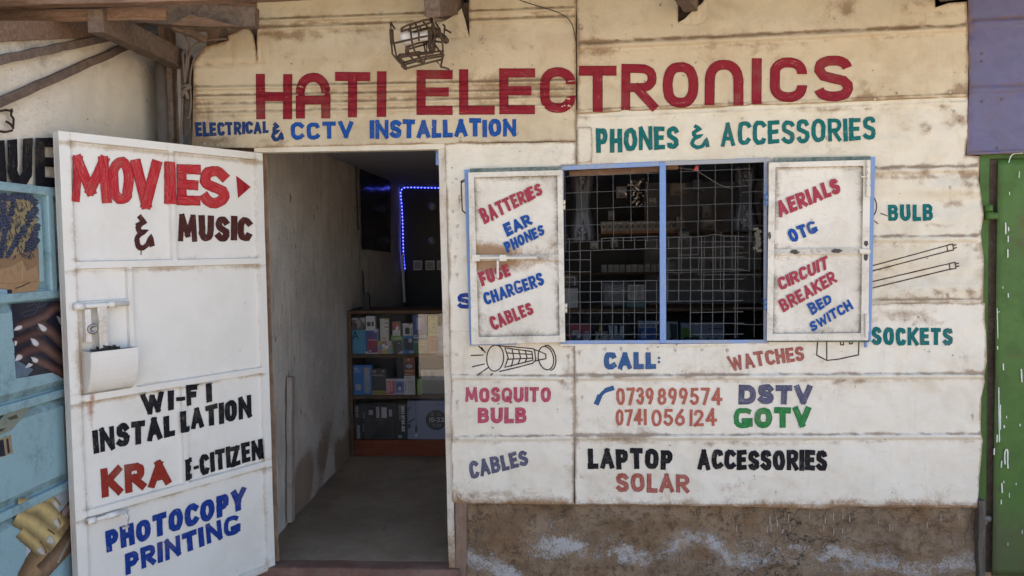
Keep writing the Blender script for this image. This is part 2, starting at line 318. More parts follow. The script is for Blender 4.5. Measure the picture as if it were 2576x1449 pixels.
def ribbon(mb, pts, th, to3, closed=False, lay=0, cap=True, step=.09, jit=.012, across=2, c=(1, 1, 1), seed=0, ends=(1, 1)):
    if isinstance(mb, Split): mb = mb.main()
    """a flat brush stroke; pts in letter space (height 1), to3 maps letter space + layer to 3-D"""
    P = [Vector(p).to_2d() if len(p) > 2 else Vector(p) for p in pts]
    if closed and (P[0]-P[-1]).length < 1e-4: P.pop()
    if cap and not closed:
        P[0] = P[0] + (P[0]-P[1]).normalized()*(th*.5*ends[0]); P[-1] = P[-1] + (P[-1]-P[-2]).normalized()*(th*.5*ends[1])
    Q = []
    n = len(P)
    for k in range(n if closed else n-1):
        a, b = P[k], P[(k+1) % n]; m = max(1, int((b-a).length/step))
        for j in range(m): Q.append(a.lerp(b, j/m))
    if not closed: Q.append(P[-1])
    n = len(Q); rows = []; dist = 0
    for k in range(n):
        a = Q[k-1] if (k or closed) else Q[k]; b = Q[(k+1) % n] if (k < n-1 or closed) else Q[k]
        d1 = (Q[k]-a); d2 = (b-Q[k]); t = ((d1.normalized() if d1.length > 1e-6 else Vector((0, 0))) + (d2.normalized() if d2.length > 1e-6 else Vector((0, 0))))
        if t.length < 1e-4: t = d2 if d2.length > 1e-6 else d1
        t.normalize(); nn = Vector((-t.y, t.x)); mit = 1.0
        if d1.length > 1e-6 and d2.length > 1e-6: mit = min(1.35, 1/max(.5, nn.dot(Vector((-d2.y, d2.x)).normalized())))
        dist += d1.length if k else 0
        e0 = th*.5*mit*(1 + rnd.uniform(-jit, jit)*4); e1 = th*.5*mit*(1 + rnd.uniform(-jit, jit)*4)
        row = []
        for j in range(across+1):
            f = j/across; o = lerp(-e0, e1, f); q = Q[k] + nn*o
            row.append(mb.vert(to3(q.x, q.y, lay), c(f, dist) if callable(c) else c, 0, 0, (dist, f, seed*.137)))
        rows.append(row)
    for k in range(n if closed else n-1):
        A, B = rows[k], rows[(k+1) % n]
        for j in range(across): mb.face((A[j], A[j+1], B[j+1], B[j]))
ACR = 4
def glyph(mb, ch, w, th, to3, lay0=0, jit=.012, step=.06, c=(1, 1, 1)):
    """w: letter width with height 1; th: stroke"""
    gw, strokes = G[ch]; th = th*(.82 if ch in 'MNWGQ' else .9 if ch in 'RBAK' else 1.0); lay = lay0; closed = False; sd = rnd.randint(0, 999)
    for st in strokes:
        if st == 'o': closed = True; continue
        h = th/2; pts = []
        for x, y in st:
            X = h + x*(w-th) if w > th else w/2
            pts.append((X + rnd.uniform(-jit, jit), h + y*(1-th) + rnd.uniform(-jit, jit)))
        if closed: pts[-1] = pts[0]
        en = [1, 1] if ch not in 'cs' else [.0, .0]
        ribbon(mb, pts, th, to3, closed, lay, True, step, jit*.7, ACR, c, sd+lay, en)
        lay += 1; closed = False
    return lay
class Split:
    def __init__(s): s.l = []; s.d = None
    def new(s): s.l.append(MB()); return s.l[-1]
    def main(s):
        if s.d is None: s.d = s.new()
        return s.d
def word(mb, surf, text, bl, br, ul, ur, th=.2, gap=.14, jit=.014, widths=None, c=(1, 1, 1), base=.0022, cond=1.0, dl=.00016):
    if isinstance(mb, Split): mb = mb.new()
    """text between pixel points bl..br on its baseline; ul, ur: pixel vectors from baseline to letter top at either end"""
    gap *= .85; th *= 1.0; bl, br, ul, ur = Vector(bl), Vector(br), Vector(ul), Vector(ur)
    hp = (ul.length + ur.length)/2; L = (br-bl).length/hp
    ws = [(.38 if ch == ' ' else max(G[ch][0], th*1.0) if G[ch][0] > .1 else th) for ch in text]
    tot = sum(ws) + gap*(len(text)-1); k = L/tot; x = 0.0; lay = 0
    for i, ch in enumerate(text):
        wd = ws[i]*k
        if ch != ' ':
            rot = rnd.uniform(-1, 1)*jit*1.2; dy = rnd.uniform(-1, 1)*jit*1.6; sc = 1 + rnd.uniform(-1, 1)*jit*2; x_ = x
            def to3(a, b, l, x_=x_, rot=rot, dy=dy, sc=sc):
                b2 = b*sc + dy + (a-.3)*rot; s_ = (x_ + a - b*rot)/L; q = bl.lerp(br, s_) + ul.lerp(ur, s_)*b2
                return surf(q.x, q.y, base + l*dl)
            lay = glyph(mb, ch, max(wd, th*.9), min(th, max(wd*.55, th*.7)) if G[ch][0] > .1 else th, to3, lay % 10, jit, c=c)
        x += wd + gap*k
def block(mb, surf, ch, x0, y0, x1, y1, thp, y0r=None, y1r=None, jit=.004, lay=0, base=.003, c=(1, 1, 1)):
    if isinstance(mb, Split): mb = mb.new()
    """one letter in a pixel box (left top y0, left bottom y1, right top y0r, right bottom y1r)"""
    y0r = y0 if y0r is None else y0r; y1r = y1 if y1r is None else y1r; h = ((y1-y0)+(y1r-y0r))/2
    def to3(a, b, l):
        s_ = a*h/(x1-x0); yb = lerp(y1, y1r, s_); yt = lerp(y0, y0r, s_)
        return surf(lerp(x0, x1, s_), lerp(yb, yt, b), base + l*.00016)
    glyph(mb, ch, (x1-x0)/h, thp/h, to3, lay, jit, .035, c)
def lines(mb, surf, polys, thp, base=.0012):
    if isinstance(mb, Split): mb = mb.main()
    for pl in polys:
        cl = len(pl) > 2 and pl[0] == pl[-1]
        def to3(a, b, l): return surf(a, b, base + l*.00016)
        ribbon(mb, [(p[0], p[1]) for p in pl], thp, to3, cl, rnd.randint(0, 6), True, 9.0, .03, 1)
def chain(pts, n=8):
    """smooth curve through points"""
    out = []; P = [Vector(p) for p in pts]; m = len(P)
    for k in range(m-1):
        a = P[max(0, k-1)]; b = P[k]; c = P[k+1]; d = P[min(m-1, k+2)]
        for j in range(n):
            t = j/n; out.append(tuple(.5*((2*b) + (c-a)*t + (2*a-5*b+4*c-d)*t*t + (3*b-a-3*c+d)*t**3)))
    out.append(tuple(P[-1])); return out
def ell(cx, cy, rx, ry, a0=0, a1=360, n=24, tilt=0):
    c, s_ = math.cos(R(tilt)), math.sin(R(tilt)); o = []
    for k in range(n+1):
        a = R(lerp(a0, a1, k/n)); x, y = rx*math.cos(a), ry*math.sin(a); o.append((cx + x*c - y*s_, cy + x*s_ + y*c))
    if a1-a0 == 360: o[-1] = o[0]
    return o
# ------------------------------------------------------------------ the shop front: nailed, ribbed sheets
def inpoly(x, y, P):
    ins = False; n = len(P)
    for i in range(n):
        x1, y1 = P[i]; x2, y2 = P[(i+1) % n]
        if (y1 > y) != (y2 > y) and x < (x2-x1)*(y-y1)/(y2-y1)+x1: ins = not ins
    return ins
SPOTS = {1: [(719, 95, 60, 22, .6), (720, 130, 30, 40, .3), (820, 146, 12, 6, 1), (530, 352, 60, 12, .9), (700, 355, 90, 8, .6), (1230, 120, 50, 30, .3), (1330, 110, 30, 20, .4), (1000, 345, 20, 20, .3), (760, 84, 120, 9, .4), (1010, 80, 20, 30, .4), (520, 160, 50, 10, .4)],
 2: [(2134, 23, 34, 22, .8), (2297, 27, 48, 30, .8), (2374, 32, 28, 16, .7), (2416, 226, 30, 18, 1.3), (2197, 246, 60, 9, 1), (2170, 222, 45, 26, .6), (1603, 45, 40, 30, .3), (1480, 30, 40, 60, .4), (1640, 150, 60, 14, .4), (1850, 262, 90, 8, .9), (1560, 278, 90, 7, .7), (2290, 205, 40, 8, .7), (1950, 130, 200, 16, .3), (2010, 195, 22, 12, .5)],
 3: [(2315, 317, 70, 34, .6), (2378, 267, 16, 9, .9), (2414, 308, 28, 26, .8), (2440, 459, 26, 40, .9), (2332, 466, 70, 16, .45), (2390, 513, 60, 12, .7), (2357, 567, 60, 6, .8), (2242, 679, 50, 22, .6), (2224, 711, 60, 16, .6), (2386, 742, 120, 18, 1), (2455, 636, 20, 45, .8), (2224, 755, 60, 9, .9), (2100, 275, 120, 8, .7), (1480, 300, 30, 12, .6), (2300, 430, 120, 8, .6), (2300, 445, 160, 9, .5)],
 4: [(1400, 395, 40, 14, .5), (1290, 1240, 120, 26, .5), (1180, 1250, 50, 14, .5), (1430, 1180, 14, 90, .6), (1425, 960, 18, 60, .6), (1160, 545, 18, 50, .4), (1180, 1050, 30, 30, .2)],
 5: [(2260, 792, 110, 16, .7), (2357, 816, 50, 16, .5), (2430, 904, 14, 24, .5), (1520, 945, 90, 7, 1), (1700, 948, 160, 5, .6), (2440, 938, 60, 7, .9), (1540, 1098, 100, 7, 1), (2050, 960, 170, 8, .6), (1520, 880, 60, 8, .5), (2057, 905, 20, 7, .8), (1900, 1118, 260, 7, .5), (1560, 1255, 90, 14, .6), (2200, 1262, 200, 10, .5), (2270, 1180, 60, 20, .3)]}
class Sheet:
    def __init__(s, outline, base, ribs, dents=.004, seed=0, nails=(), gx=13, gy=4.0, edged=.5, rustbottom=0, extra=None, wob=1.2, plane=None, rd=.62):
        s.base, s.ribs, s.seed, s.dents, s.extra = base, ribs, seed, dents, extra; s.rb = rustbottom; s.edged = edged; s.rd = rd; s.nails = nails
        s.plane = plane or (lambda x, y, o: aty(x, y, -o)); s.gx, s.gy = gx, gy
        P = []
        for k in range(len(outline)):
            a, b = Vector(outline[k]), Vector(outline[(k+1) % len(outline)]); m = max(1, int((b-a).length/14)); nn = Vector((-(b-a).y, (b-a).x)).normalized()
            for j in range(m):
                q = a.lerp(b, j/m)
                if j: q = q + nn*(nz(q.x*.02+seed*3.1, q.y*.02)*wob + nz(q.x*.09, q.y*.09+seed)*wob*.5)
                P.append((q.x, q.y))
        s.P = P; s.segs = [(*P[k], *P[(k+1) % len(P)]) for k in range(len(P))]
    def inrib(s, x, y):
        for (x0, y0, x1, y1, am, hw) in s.ribs:
            if min(x0, x1) < x < max(x0, x1) and -1.4 < (y-lerp(y0, y1, (x-x0)/(x1-x0)))/hw < 1.65: return True
        return False
    def h(s, x, y):
        v = s.base
        for (x0, y0, x1, y1, amp, hw) in s.ribs:
            d = (y - lerp(y0, y1, (x-x0)/(x1-x0)))/hw
            if -1 < d < 1:
                fl = smooth(0, 10, x-min(x0, x1)+6)*smooth(0, 10, max(x0, x1)-x+6)
                v += amp*(math.cos(d*math.pi/2)**2)*fl*(1+.35*nz(x*.03, s.seed+y0*.01))
        v += s.dents*(1.2*nz(x*.006+s.seed, y*.008) + .8*nz(x*.02, y*.02+s.seed*2.3) + .45*nz(x*.05+s.seed, y*.05)) - .003*max(0, .12-abs(nz(x*.011+s.seed*7, y*.004+2)))/.12*smooth(-.1, .3, nz(x*.004, y*.006+s.seed))
        if s.extra: v += s.extra(x, y)
        return v
    def surf(s, x, y, off=0.0): return s.plane(x, y, s.h(x, y) + off)
    def dirt(s, x, y):
        d = 0
        for (x0, y0, x1, y1, amp, hw) in s.ribs:
            if x < min(x0, x1)-15 or x > max(x0, x1)+15: continue
            t = y - lerp(y0, y1, (x-x0)/(x1-x0)); k = min(1.3, abs(amp)/.008)
            g = .55 + .75*nz(x*.008+s.seed, y0*.1)
            gg = g+.25+.9*nz(x*.045, t*.12, s.seed); d += k*s.rd*max(0, gg)*(1.0*math.exp(-((t+hw*.70)/(hw*.40))**2) + .40*math.exp(-((t-hw*1.15)/(hw*.7))**2) + .16*math.exp(-((t+hw*1.3)/(hw*1.2))**2))
        if s.edged:
            e = min(abs(x-s.bx[0]), abs(x-s.bx[1])); d += s.edged*math.exp(-(e/9)**2)*.6
        e = 99
        for (ax, ay, bx, by) in s.segs:
            if x < min(ax, bx)-9 or x > max(ax, bx)+9 or y < min(ay, by)-9 or y > max(ay, by)+9: continue
            L2 = (bx-ax)**2+(by-ay)**2; k = max(0, min(1, ((x-ax)*(bx-ax)+(y-ay)*(by-ay))/max(L2, 1e-6))); e = min(e, math.hypot(x-ax-k*(bx-ax), y-ay-k*(by-ay)))
        if e < 12: d += (.75+.8*nz(x*.02+s.seed, y*.02))*math.exp(-(e/4.5)**2)
        for (cx, cy, rx, ry, a) in SPOTS.get(s.seed, ()):
            t = ((x-cx)/rx)**2 + ((y-cy)/ry)**2
            if t < 4: d += a*.85*math.exp(-t)*max(0, .75+1.3*nz(x*.035+cx, y*.06))
        for (nx, ny) in s.nails:
            if abs(x-nx) < 7 and -7 < y-ny < 70:
                d += .9*math.exp(-((x-nx)/4)**2-((y-ny)/4)**2) + (.55*math.exp(-((x-nx-1.5*nz(y*.05, nx))/2.6)**2)*math.exp(-(y-ny)/24) if y > ny else 0)
        d += max(0, nz(x*.005+9+s.seed, y*.007)-.16)*(1.0 if s.seed in (1, 2) else .55) + .4*max(0, nz(x*.03+s.seed, y*.004)-.25)
        return d
    def build(s, name, mat, parent):
        xs = [p[0] for p in s.P]; ys = [p[1] for p in s.P]; s.bx = (min(xs), max(xs)); s.by = (min(ys), max(ys))
        pts = list(s.P); n0 = len(pts); j = 0; y = s.by[0] + s.gy/2
        while y < s.by[1]:
            x = s.bx[0] + s.gx*(.5 if j % 2 else 1.0)
            while x < s.bx[1]:
                if inpoly(x, y, s.P) and not s.inrib(x, y): pts.append((x, y))
                x += s.gx
            y += s.gy; j += 1
        for (x0, y0, x1, y1, am, hw) in s.ribs:
            sx = 9; xa, xb = min(x0, x1), max(x0, x1); m = int((xb-xa)/sx)
            for i in range(m+1):
                x = lerp(xa, xb, (i+.5)/(m+1))
                for k in range(-6, 8):
                    yy = lerp(y0, y1, (x-x0)/(x1-x0)) + k*hw*.21
                    if inpoly(x, yy, s.P) and min((abs(x-a[0])+abs(yy-a[1])) for a in s.P) > 2.5: pts.append((x, yy))
        V, E, Fc, *_ = delaunay_2d_cdt([Vector(p) for p in pts], [], [list(range(n0))], 1, 1e-5)
        mb = MB()
        for q in V:
            x, y = q; rust = 0
            if s.rb: rust = s.rb*max(math.exp(-((s.by[1]-y)/24)**2)*1.0, .55*math.exp(-((s.by[1]-y)/80)**2)*(.6+nz(x*.01, s.seed)))
            mb.vert(s.surf(x, y), (1, 1, 1), min(1, s.dirt(x, y)), rust)
        cnt = {}
        for f in Fc:
            a, b, c = (V[i] for i in f); ar = (b.x-a.x)*(c.y-a.y) - (b.y-a.y)*(c.x-a.x)
            f = f if ar < 0 else f[::-1]     # picture y runs down
            mb.face(f)
            for k in range(3): cnt[(f[k], f[(k+1) % 3])] = 1
        nf = len(mb.f)
        for (a, b) in list(cnt):
            if (b, a) not in cnt:
                pa, pb = Vector(mb.v[a]), Vector(mb.v[b]); bk = Vector((0, .007, 0))
                i = [mb.vert(p, (1, 1, 1), .3, .2*s.rb) for p in (pa, pa+bk, pb+bk, pb)]; mb.face(i)
        o = mb.build(name, mat, parent)
        o.data.polygons.foreach_set('use_smooth', [k < nf for k in range(len(o.data.polygons))])
        return o
def paint(parent, ink, fn, label):
    sp = Split(); fn(sp)
    for mb in sp.l: tag(mb.build('painted_lettering', M['ink_'+ink], parent), label)

GZ = 0.0; FZ = 0.162
ground = MB(); NG = 60
def gy_(x, y):
    z = GZ + .012*nz(x*.8, y*.8) + .006*nz(x*4, y*4)
    return z + (2.6*smooth(-8.5, -13, y) + (.35*nz(x*.5, y*.5) if y < -9.5 else 0))  # ground rises to an unseen bank, added for the counter glass to reflect
for j in range(81):
    for i in range(NG+1): 
        x = lerp(-14, 14, i/NG); y = lerp(-22, .2, j/80); ground.vert((x, y, gy_(x, y)))
for j in range(80):
    for i in range(NG): a = j*(NG+1)+i; ground.face((a, a+1, a+NG+2, a+NG+1))
n0 = len(ground.v)
for q in ((-200, -22), (200, -22), (200, 200), (-200, 200), (-200, -200), (200, -200), (-14, -22), (14, -22), (14, .2), (-14, .2)): ground.vert((q[0], q[1], -.3 if abs(q[0]) > 50 else GZ-.05))
for f in ((4, 5, 1, 0), (0, 6, 9, 3), (7, 1, 2, 8), (9, 8, 2, 3)): ground.face([n0+k for k in f])
g = ground.build('ground', M['soil'], None, True); tag(g, 'dry reddish soil of the street in front of the shops', 'ground', None, 'structure')

shop = empty('electronics_shop', (0.3, 0, 0), 'cream sheet metal electronics shop front painted all over with coloured hand lettering', 'shop')
N_A = [(960, 30), (1209, 92), (762, 155), (1292, 120), (1339, 120), (1160, 430-80), (515, 362), (1300, 330), (1085, 320), (592, 290)]
A = Sheet([(645, -140), (1068, -140), (1068, 40), (1128, 50), (1161, 21), (1180, 91), (1179, -140), (1449, -140), (1449, 355), (1300, 356), (1120, 361), (900, 366), (640, 372), (483, 373), (485, 300), (487, 158), (517, 118), (575, 101), (573, 91), (622, 69), (636, 86), (647, 150)],
  .016, [(648, 53, 1447, 22, .013, 8), (648, 74, 1447, 46, .012, 9), (485, 223, 1447, 205, .013, 8), (485, 246, 1447, 228, .012, 8), (485, 268, 1447, 247, .010, 8), (485, 289, 1447, 266, .009, 8), (485, 176, 650, 166, .005, 12)], .004, 1, rd=.6, nails=N_A,
  extra=lambda x, y: -.010*smooth(650, 560, x)*smooth(175, 90, y) + .016*smooth(668, 640, x)*smooth(165, 150, y)*(1 if x < 650 else 0) - .006*math.exp(-((x-582)/5)**2)*smooth(170, 150, y) + .004*smooth(340, 355, y))
sA = A.build('wall_sheet', M['sheet_hi'], shop); tag(sA, 'smoke-stained, shade-tinted ribbed sheet over the doorway carrying the left half of the big sign')
N_B = [(1461, 67), (2100, 43), (1690, 64), (2390, 232), (2200, 250), (1835, 253)]
B = Sheet([(1450, -140), (1703, -140), (1706, 57), (1722, 49), (1746, 23), (1770, 3), (1776, -140), (2346, -140), (2353, 19), (2385, 8), (2432, 4), (2434, 60), (2437, 150), (2434, 244), (2200, 253), (1950, 263), (1700, 274), (1453, 287)],
  .012, [(1452, 117, 2432, 71, .017, 13), (1453, 280, 2433, 238, .005, 6)], .006, 2, rd=.8, nails=N_B, extra=lambda x, y: .006*max(0, nz(x*.011+4, y*.014)))
sB = B.build('wall_sheet', M['sheet_hi'], shop); tag(sB, 'smoke-stained, shade-tinted sheet under the eave carrying the right half of the big sign')
dent = lambda x, y: 1.7*(-.016*math.exp(-((x-2330)/120)**2 - ((y-505)/30)**2) + .012*math.exp(-((x-2400)/90)**2-((y-478)/22)**2) - .012*math.exp(-((x-2270)/60)**2-((y-700)/25)**2) + .010*math.exp(-((x-2400)/110)**2-((y-725)/16)**2) + .004*max(0, nz(x*.02, y*.03))*smooth(2180, 2240, x))
N_C = [(1485, 388), (1867, 297), (2080, 345), (2340, 320), (2390, 470), (2386, 740), (2400, 280)]
C = Sheet([(1449, 276), (1950, 255), (2434, 236), (2437, 300), (2434, 350), (2428, 391), (2464, 393), (2462, 454), (2475, 543), (2467, 587), (2475, 650), (2473, 754), (2479, 767), (2200, 769), (1930, 770), (1930, 402), (1650, 411), (1449, 418)],
  .006, [(1453, 299, 2434, 258, .003, 6), (2197, 430, 2462, 424, .014, 13), (2197, 602, 2462, 600, .014, 12), (2197, 758, 2478, 756, .008, 6)], .008, 3, extra=dent, edged=.3, rd=.8, nails=N_C)
sC = C.build('wall_sheet', M['sheet_mid'], shop); tag(sC, 'dented cream sheet around the window with green lettering')
N_D = [(1148, 450), (1158, 497), (1140, 533), (1146, 645), (1149, 690), (1148, 890), (1151, 1010), (1152, 1103), (1155, 1248), (1430, 895), (1440, 1000), (1152, 567)]
D = Sheet([(1118, 361), (1449, 357), (1449, 414), (1412, 416), (1414, 868), (1447, 866), (1447, 1000), (1445, 1150), (1444, 1269), (1290, 1267), (1138, 1266), (1136, 1100), (1133, 900), (1127, 620)],
  .009, [(1134, 949, 1446, 951, .010, 9), (1136, 1104, 1446, 1102, .010, 9), (1128, 832, 1410, 833, .0025, 3)], .007, 4, rustbottom=.85, nails=N_D)
sD = D.build('wall_sheet', M['sheet_lo'], shop); tag(sD, 'narrow off-white sheet between the doorway and the window')
N_G = [(1458, 886), (1521, 877), (1562, 877), (1630, 877), (1698, 880), (1767, 880), (1831, 880), (1465, 997), (1462, 1199), (1900, 1264), (2100, 1264), (2447, 1046), (2300, 815)]
Gs = Sheet([(1446, 864), (1650, 865), (1930, 862), (1930, 766), (2200, 765), (2478, 763), (2477, 802), (2480, 832), (2483, 908), (2476, 947), (2478, 960), (2468, 1002), (2467, 1087), (2473, 1109), (2464, 1198), (2459, 1277), (2300, 1275), (2130, 1274), (2060, 1280), (1960, 1277), (1844, 1274), (1640, 1271), (1447, 1270), (1446, 1090)],
  .013, [(1447, 950, 2478, 946, .014, 10), (1447, 1101, 2470, 1098, .014, 10), (1447, 1266, 2460, 1270, .004, 4)], .007, 5, rustbottom=.9, edged=.35, nails=N_G)
sG = Gs.build('wall_sheet', M['sheet_lo'], shop); tag(sG, 'wide off-white sheet below the window with the phone numbers')
# flaps bent out where the rafters come through, and a nailed patch
mb = MB()
def flap(P, d0, d1, c=(1, 1, 1), d=.3):
    ys = [p[1] for p in P]; v = []
    for x, y in P: v.append(aty(x, y, -lerp(d1, d0, (y-min(ys))/(max(ys)-min(ys)))))
    mb.poly(v, d=d); mb.poly([q+Vector((0, .003, 0)) for q in v][::-1], d=d)
flap([(1104, 62), (1146, 36), (1161, 21), (1170, 50), (1180, 92), (1150, 96), (1100, 99)], .024, .035)
mb.build('sheet_flap', M['sheet_hi'], shop); mb = MB()
flap([(1706, 57), (1722, 48), (1746, 24), (1777, 2), (1779, 40), (1772, 55), (1745, 63), (1718, 60)], .02, .04)
mb.build('sheet_flap', M['sheet_hi'], shop)
mb = MB(); Pt = Sheet([(1452, 320), (1486, 319), (1489, 325), (1489, 408), (1452, 411)], .0155, [], .002, 8, wob=.6); Pt.build('sheet_patch', M['sheet_mid'], shop)
# nail heads
def nails(sh, pts, parent, mat=None):
    for x, y in pts:
        mb = MB(); mb.lathe(sh.surf(x, y, -.001), [(.0065, 0), (.006, .003), (.003, .0045)], (0, -1, 0), 9); mb.build('nail_head', mat or M['nail'], parent, True)
M['nail'] = plain('painted_nail_head', (.50, .45, .38), .5)
nails(D, N_D, sD)
nails(Gs, N_G, sG)
nails(A, N_A, sA)
nails(B, N_B, sB)
nails(C, N_C, sC)
# painted signs on the sheets
def fA(mb):
    for ch, x0, y0, x1, y1 in (('H', 644, 186, 735, 300), ('a', 744, 183, 831, 298), ('T', 843, 181, 931, 295), ('I', 948, 179, 972, 294), ('E', 1048, 176, 1139, 289), ('L', 1155, 174, 1245, 288), ('E', 1256, 172, 1346, 287)):
        block(mb, A.surf, ch, x0, y0, x1, y1, 23 if ch != 'I' else 24)
    block(mb, A.surf, 'c', 1359, 169, 1448, 284, 24)
paint(sA, 'maroon', fA, 'big dark red block capitals of the shop sign')
def fB(mb):
    for ch, x0, y0, x1, y1 in (('T', 1456, 165, 1551, 282), ('R', 1563, 161, 1653, 277), ('O', 1667, 156, 1757, 271), ('n', 1773, 150, 1870, 265), ('I', 1891, 146, 1916, 262), ('c', 1937, 144, 2030, 257), ('s', 2047, 140, 2146, 255)):
        block(mb, B.surf, ch, x0, y0, x1, y1, 25)
paint(sB, 'maroon', fB, 'big dark red block capitals of the shop sign')
V = Vector
paint(sA, 'navy', lambda mb: (word(mb, A.surf, 'ELECTRICAL', (493, 344), (676, 335), (-3, -37), (0, -29), .24, .08), word(mb, A.surf, '&', (682, 357), (713, 353), (0, -46), (0, -44), .2)), 'dark blue hand lettering')
paint(sA, 'blue', lambda mb: (word(mb, A.surf, 'CCTV', (732, 352), (888, 348), (-1, -45), (0, -43), .24, .17), word(mb, A.surf, 'INSTALLATION', (930, 349), (1298, 342), (0, -47), (0, -44), .26, .10)), 'bright blue hand lettering')
paint(sC, 'teal', lambda mb: (word(mb, C.surf, 'PHONES', (1501, 386), (1707, 373), (-2, -61), (0, -57), .2, .13), word(mb, C.surf, '&', (1737, 377), (1783, 373), (0, -63), (0, -63), .15), word(mb, C.surf, 'ACCESSORIES', (1813, 368), (2203, 352), (0, -61), (0, -58), .18, .14)), 'green-blue hand lettering above the window')
paint(sC, 'teal', lambda mb: word(mb, C.surf, 'BULB', (2235, 556), (2347, 555), (-1, -40), (0, -42), .24, .17), 'green word about lamps right of the window')
paint(sG, 'teal', lambda mb: word(mb, Gs.surf, 'SOCKETS', (2193, 869), (2397, 868), (-1, -45), (0, -44), .24, .15), 'green word right of the window foot')
def drawC(mb):
    for a, b in (((2197, 668), (2388, 616)), ((2197, 681), (2388, 631)), ((2197, 708), (2393, 662)), ((2197, 724), (2395, 676))): lines(mb, C.surf, [[a, b]], 2.8)
    for x, y in ((2386, 616), (2392, 662)):
        lines(mb, C.surf, [[(x-4, y+2), (x-2, y+16)], [(x, y), (x+11, y-2), (x+13, y+13), (x+2, y+15)], [(x+12, y+2), (x+19, y)], [(x+13, y+9), (x+20, y+7)]], 2.8)
    lines(mb, C.surf, [chain([(2199, 497), (2205, 512), (2204, 530), (2199, 540)], 4), [(2216, 537), (2232, 543)], [(2200, 556), (2208, 562)]], 2.6)
paint(sC, 'darkbrown', drawC, 'thin line drawing of two tube lights and a lamp')
paint(sD, 'royal', lambda mb: word(mb, D.surf, 'S', (1150, 777), (1187, 777), (2, -40), (2, -40), .26), 'blue letter cut off by the open shutter')
paint(sD, 'darkbrown', lambda mb: lines(mb, D.surf, [[(1168, 452), (1160, 456), (1163, 530), (1172, 537)], [(1161, 459), (1170, 456)]], 3.0), 'thin line drawing half hidden by the shutter')
paint(sD, 'pink', lambda mb: (word(mb, D.surf, 'MOSQUITO', (1171, 1012), (1386, 1011), (-1, -38), (0, -38), .24, .13), word(mb, D.surf, 'BULB', (1202, 1065), (1325, 1064), (0, -39), (0, -39), .27, .13)), 'pink-red hand lettering')
paint(sD, 'slate', lambda mb: word(mb, D.surf, 'CABLES', (1184, 1206), (1331, 1169), (-6, -44), (-7, -37), .24, .1), 'slate grey slanting hand lettering')
def lampdraw(mb):
    q = lambda x, y: (1113.6+.3056*x, 845.2+.3056*y)
    L = [ell(432, 182, 70, 108, 0, 360, 26, 4), [(505, 85), (570, 88), (745, 105), (758, 120), (765, 200), (740, 225), (600, 262), (470, 292)], [(430, 75), (505, 85)], [(512, 98), (735, 128), (742, 200), (512, 258), (540, 180), (512, 98)], [(530, 140), (738, 152)], [(532, 192), (742, 182)],
         [(570, 105), (585, 175), (565, 250)], [(625, 112), (642, 180), (620, 232)], [(680, 120), (694, 180), (680, 215)], [(758, 112), (800, 128), (850, 150), (850, 188), (805, 195), (765, 206)], ell(850, 182, 62, 98, 0, 360, 26, -12), ell(868, 180, 62, 105, -90, 90, 16, -12),
         [(235, 160), (330, 157)], [(245, 253), (342, 231)], [(288, 320), (372, 263)], [(398, 322), (410, 310)], [(300, 85), (330, 120)], [(320, 95), (350, 135)]]
    lines(mb, D.surf, [[q(*p) for p in l] for l in L], 2.9)
paint(sD, 'darkbrown', lampdraw, 'thin line drawing of a caged torch lamp')
paint(sG, 'steelblue', lambda mb: (word(mb, Gs.surf, 'CALL', (1519, 929), (1650, 928), (0, -44), (0, -43), .3, .12), word(mb, Gs.surf, ':', (1655, 918), (1660, 918), (0, -25), (0, -25), .22)), 'blue word beside the phone numbers')
paint(sG, 'steelblue', lambda mb: [ribbon(mb, chain([(1503, 1010), (1508, 998), (1518, 987), (1528, 981), (1537, 979)], 4), 9, lambda a, b, l: Gs.surf(a, b, .001+l*.0002), step=4), ribbon(mb, [(1502, 1012), (1507, 1000)], 13, lambda a, b, l: Gs.surf(a, b, .0014), step=4), ribbon(mb, [(1527, 981), (1539, 977)], 12, lambda a, b, l: Gs.surf(a, b, .0016), step=4)], 'small blue painted telephone receiver')
paint(sG, 'rustred', lambda mb: word(mb, Gs.surf, 'WATCHES', (1840, 933), (2024, 906), (-12, -37), (-3, -37), .22, .1), 'light red scratchy word under the right shutter')
paint(sG, 'orange', lambda mb: (word(mb, Gs.surf, '0739', (1551, 1019), (1645, 1018), (-1, -43), (0, -43), .17, .13), word(mb, Gs.surf, '899', (1654, 1019), (1730, 1018), (0, -43), (0, -43), .17, .13), word(mb, Gs.surf, '574', (1736, 1019), (1816, 1020), (0, -43), (0, -44), .17, .13),
     word(mb, Gs.surf, '0741', (1549, 1071), (1625, 1070), (0, -42), (0, -42), .17, .13), word(mb, Gs.surf, '056', (1639, 1072), (1723, 1071), (0, -43), (0, -43), .17, .13), word(mb, Gs.surf, '124', (1735, 1072), (1803, 1072), (0, -43), (0, -45), .17, .13)), 'two red-orange telephone numbers, one above the other')
z8 = lambda L: [(1777.7+.426*x, 831.8+.426*y) for x, y in L]
paint(sG, 'darkbrown', lambda mb: lines(mb, Gs.surf, [z8([(655, 66), (650, 145), (710, 176), (709, 66)]), z8([(710, 176), (770, 170), (897, 143), (899, 66)]), z8([(791, 70), (792, 84), (808, 83), (807, 70)]), z8([(843, 68), (844, 79), (860, 77), (860, 67)])], 3.0), 'thin line drawing of a socket box cut off by the shutter')
paint(sG, 'slate', lambda mb: word(mb, Gs.surf, 'DSTV', (1858, 1018), (2044, 1016), (0, -50), (0, -49), .3, .1), 'slate grey four-letter word')
paint(sG, 'leaf', lambda mb: word(mb, Gs.surf, 'GOTV', (1846, 1078), (2040, 1074), (0, -52), (0, -50), .3, .1), 'green four-letter word')
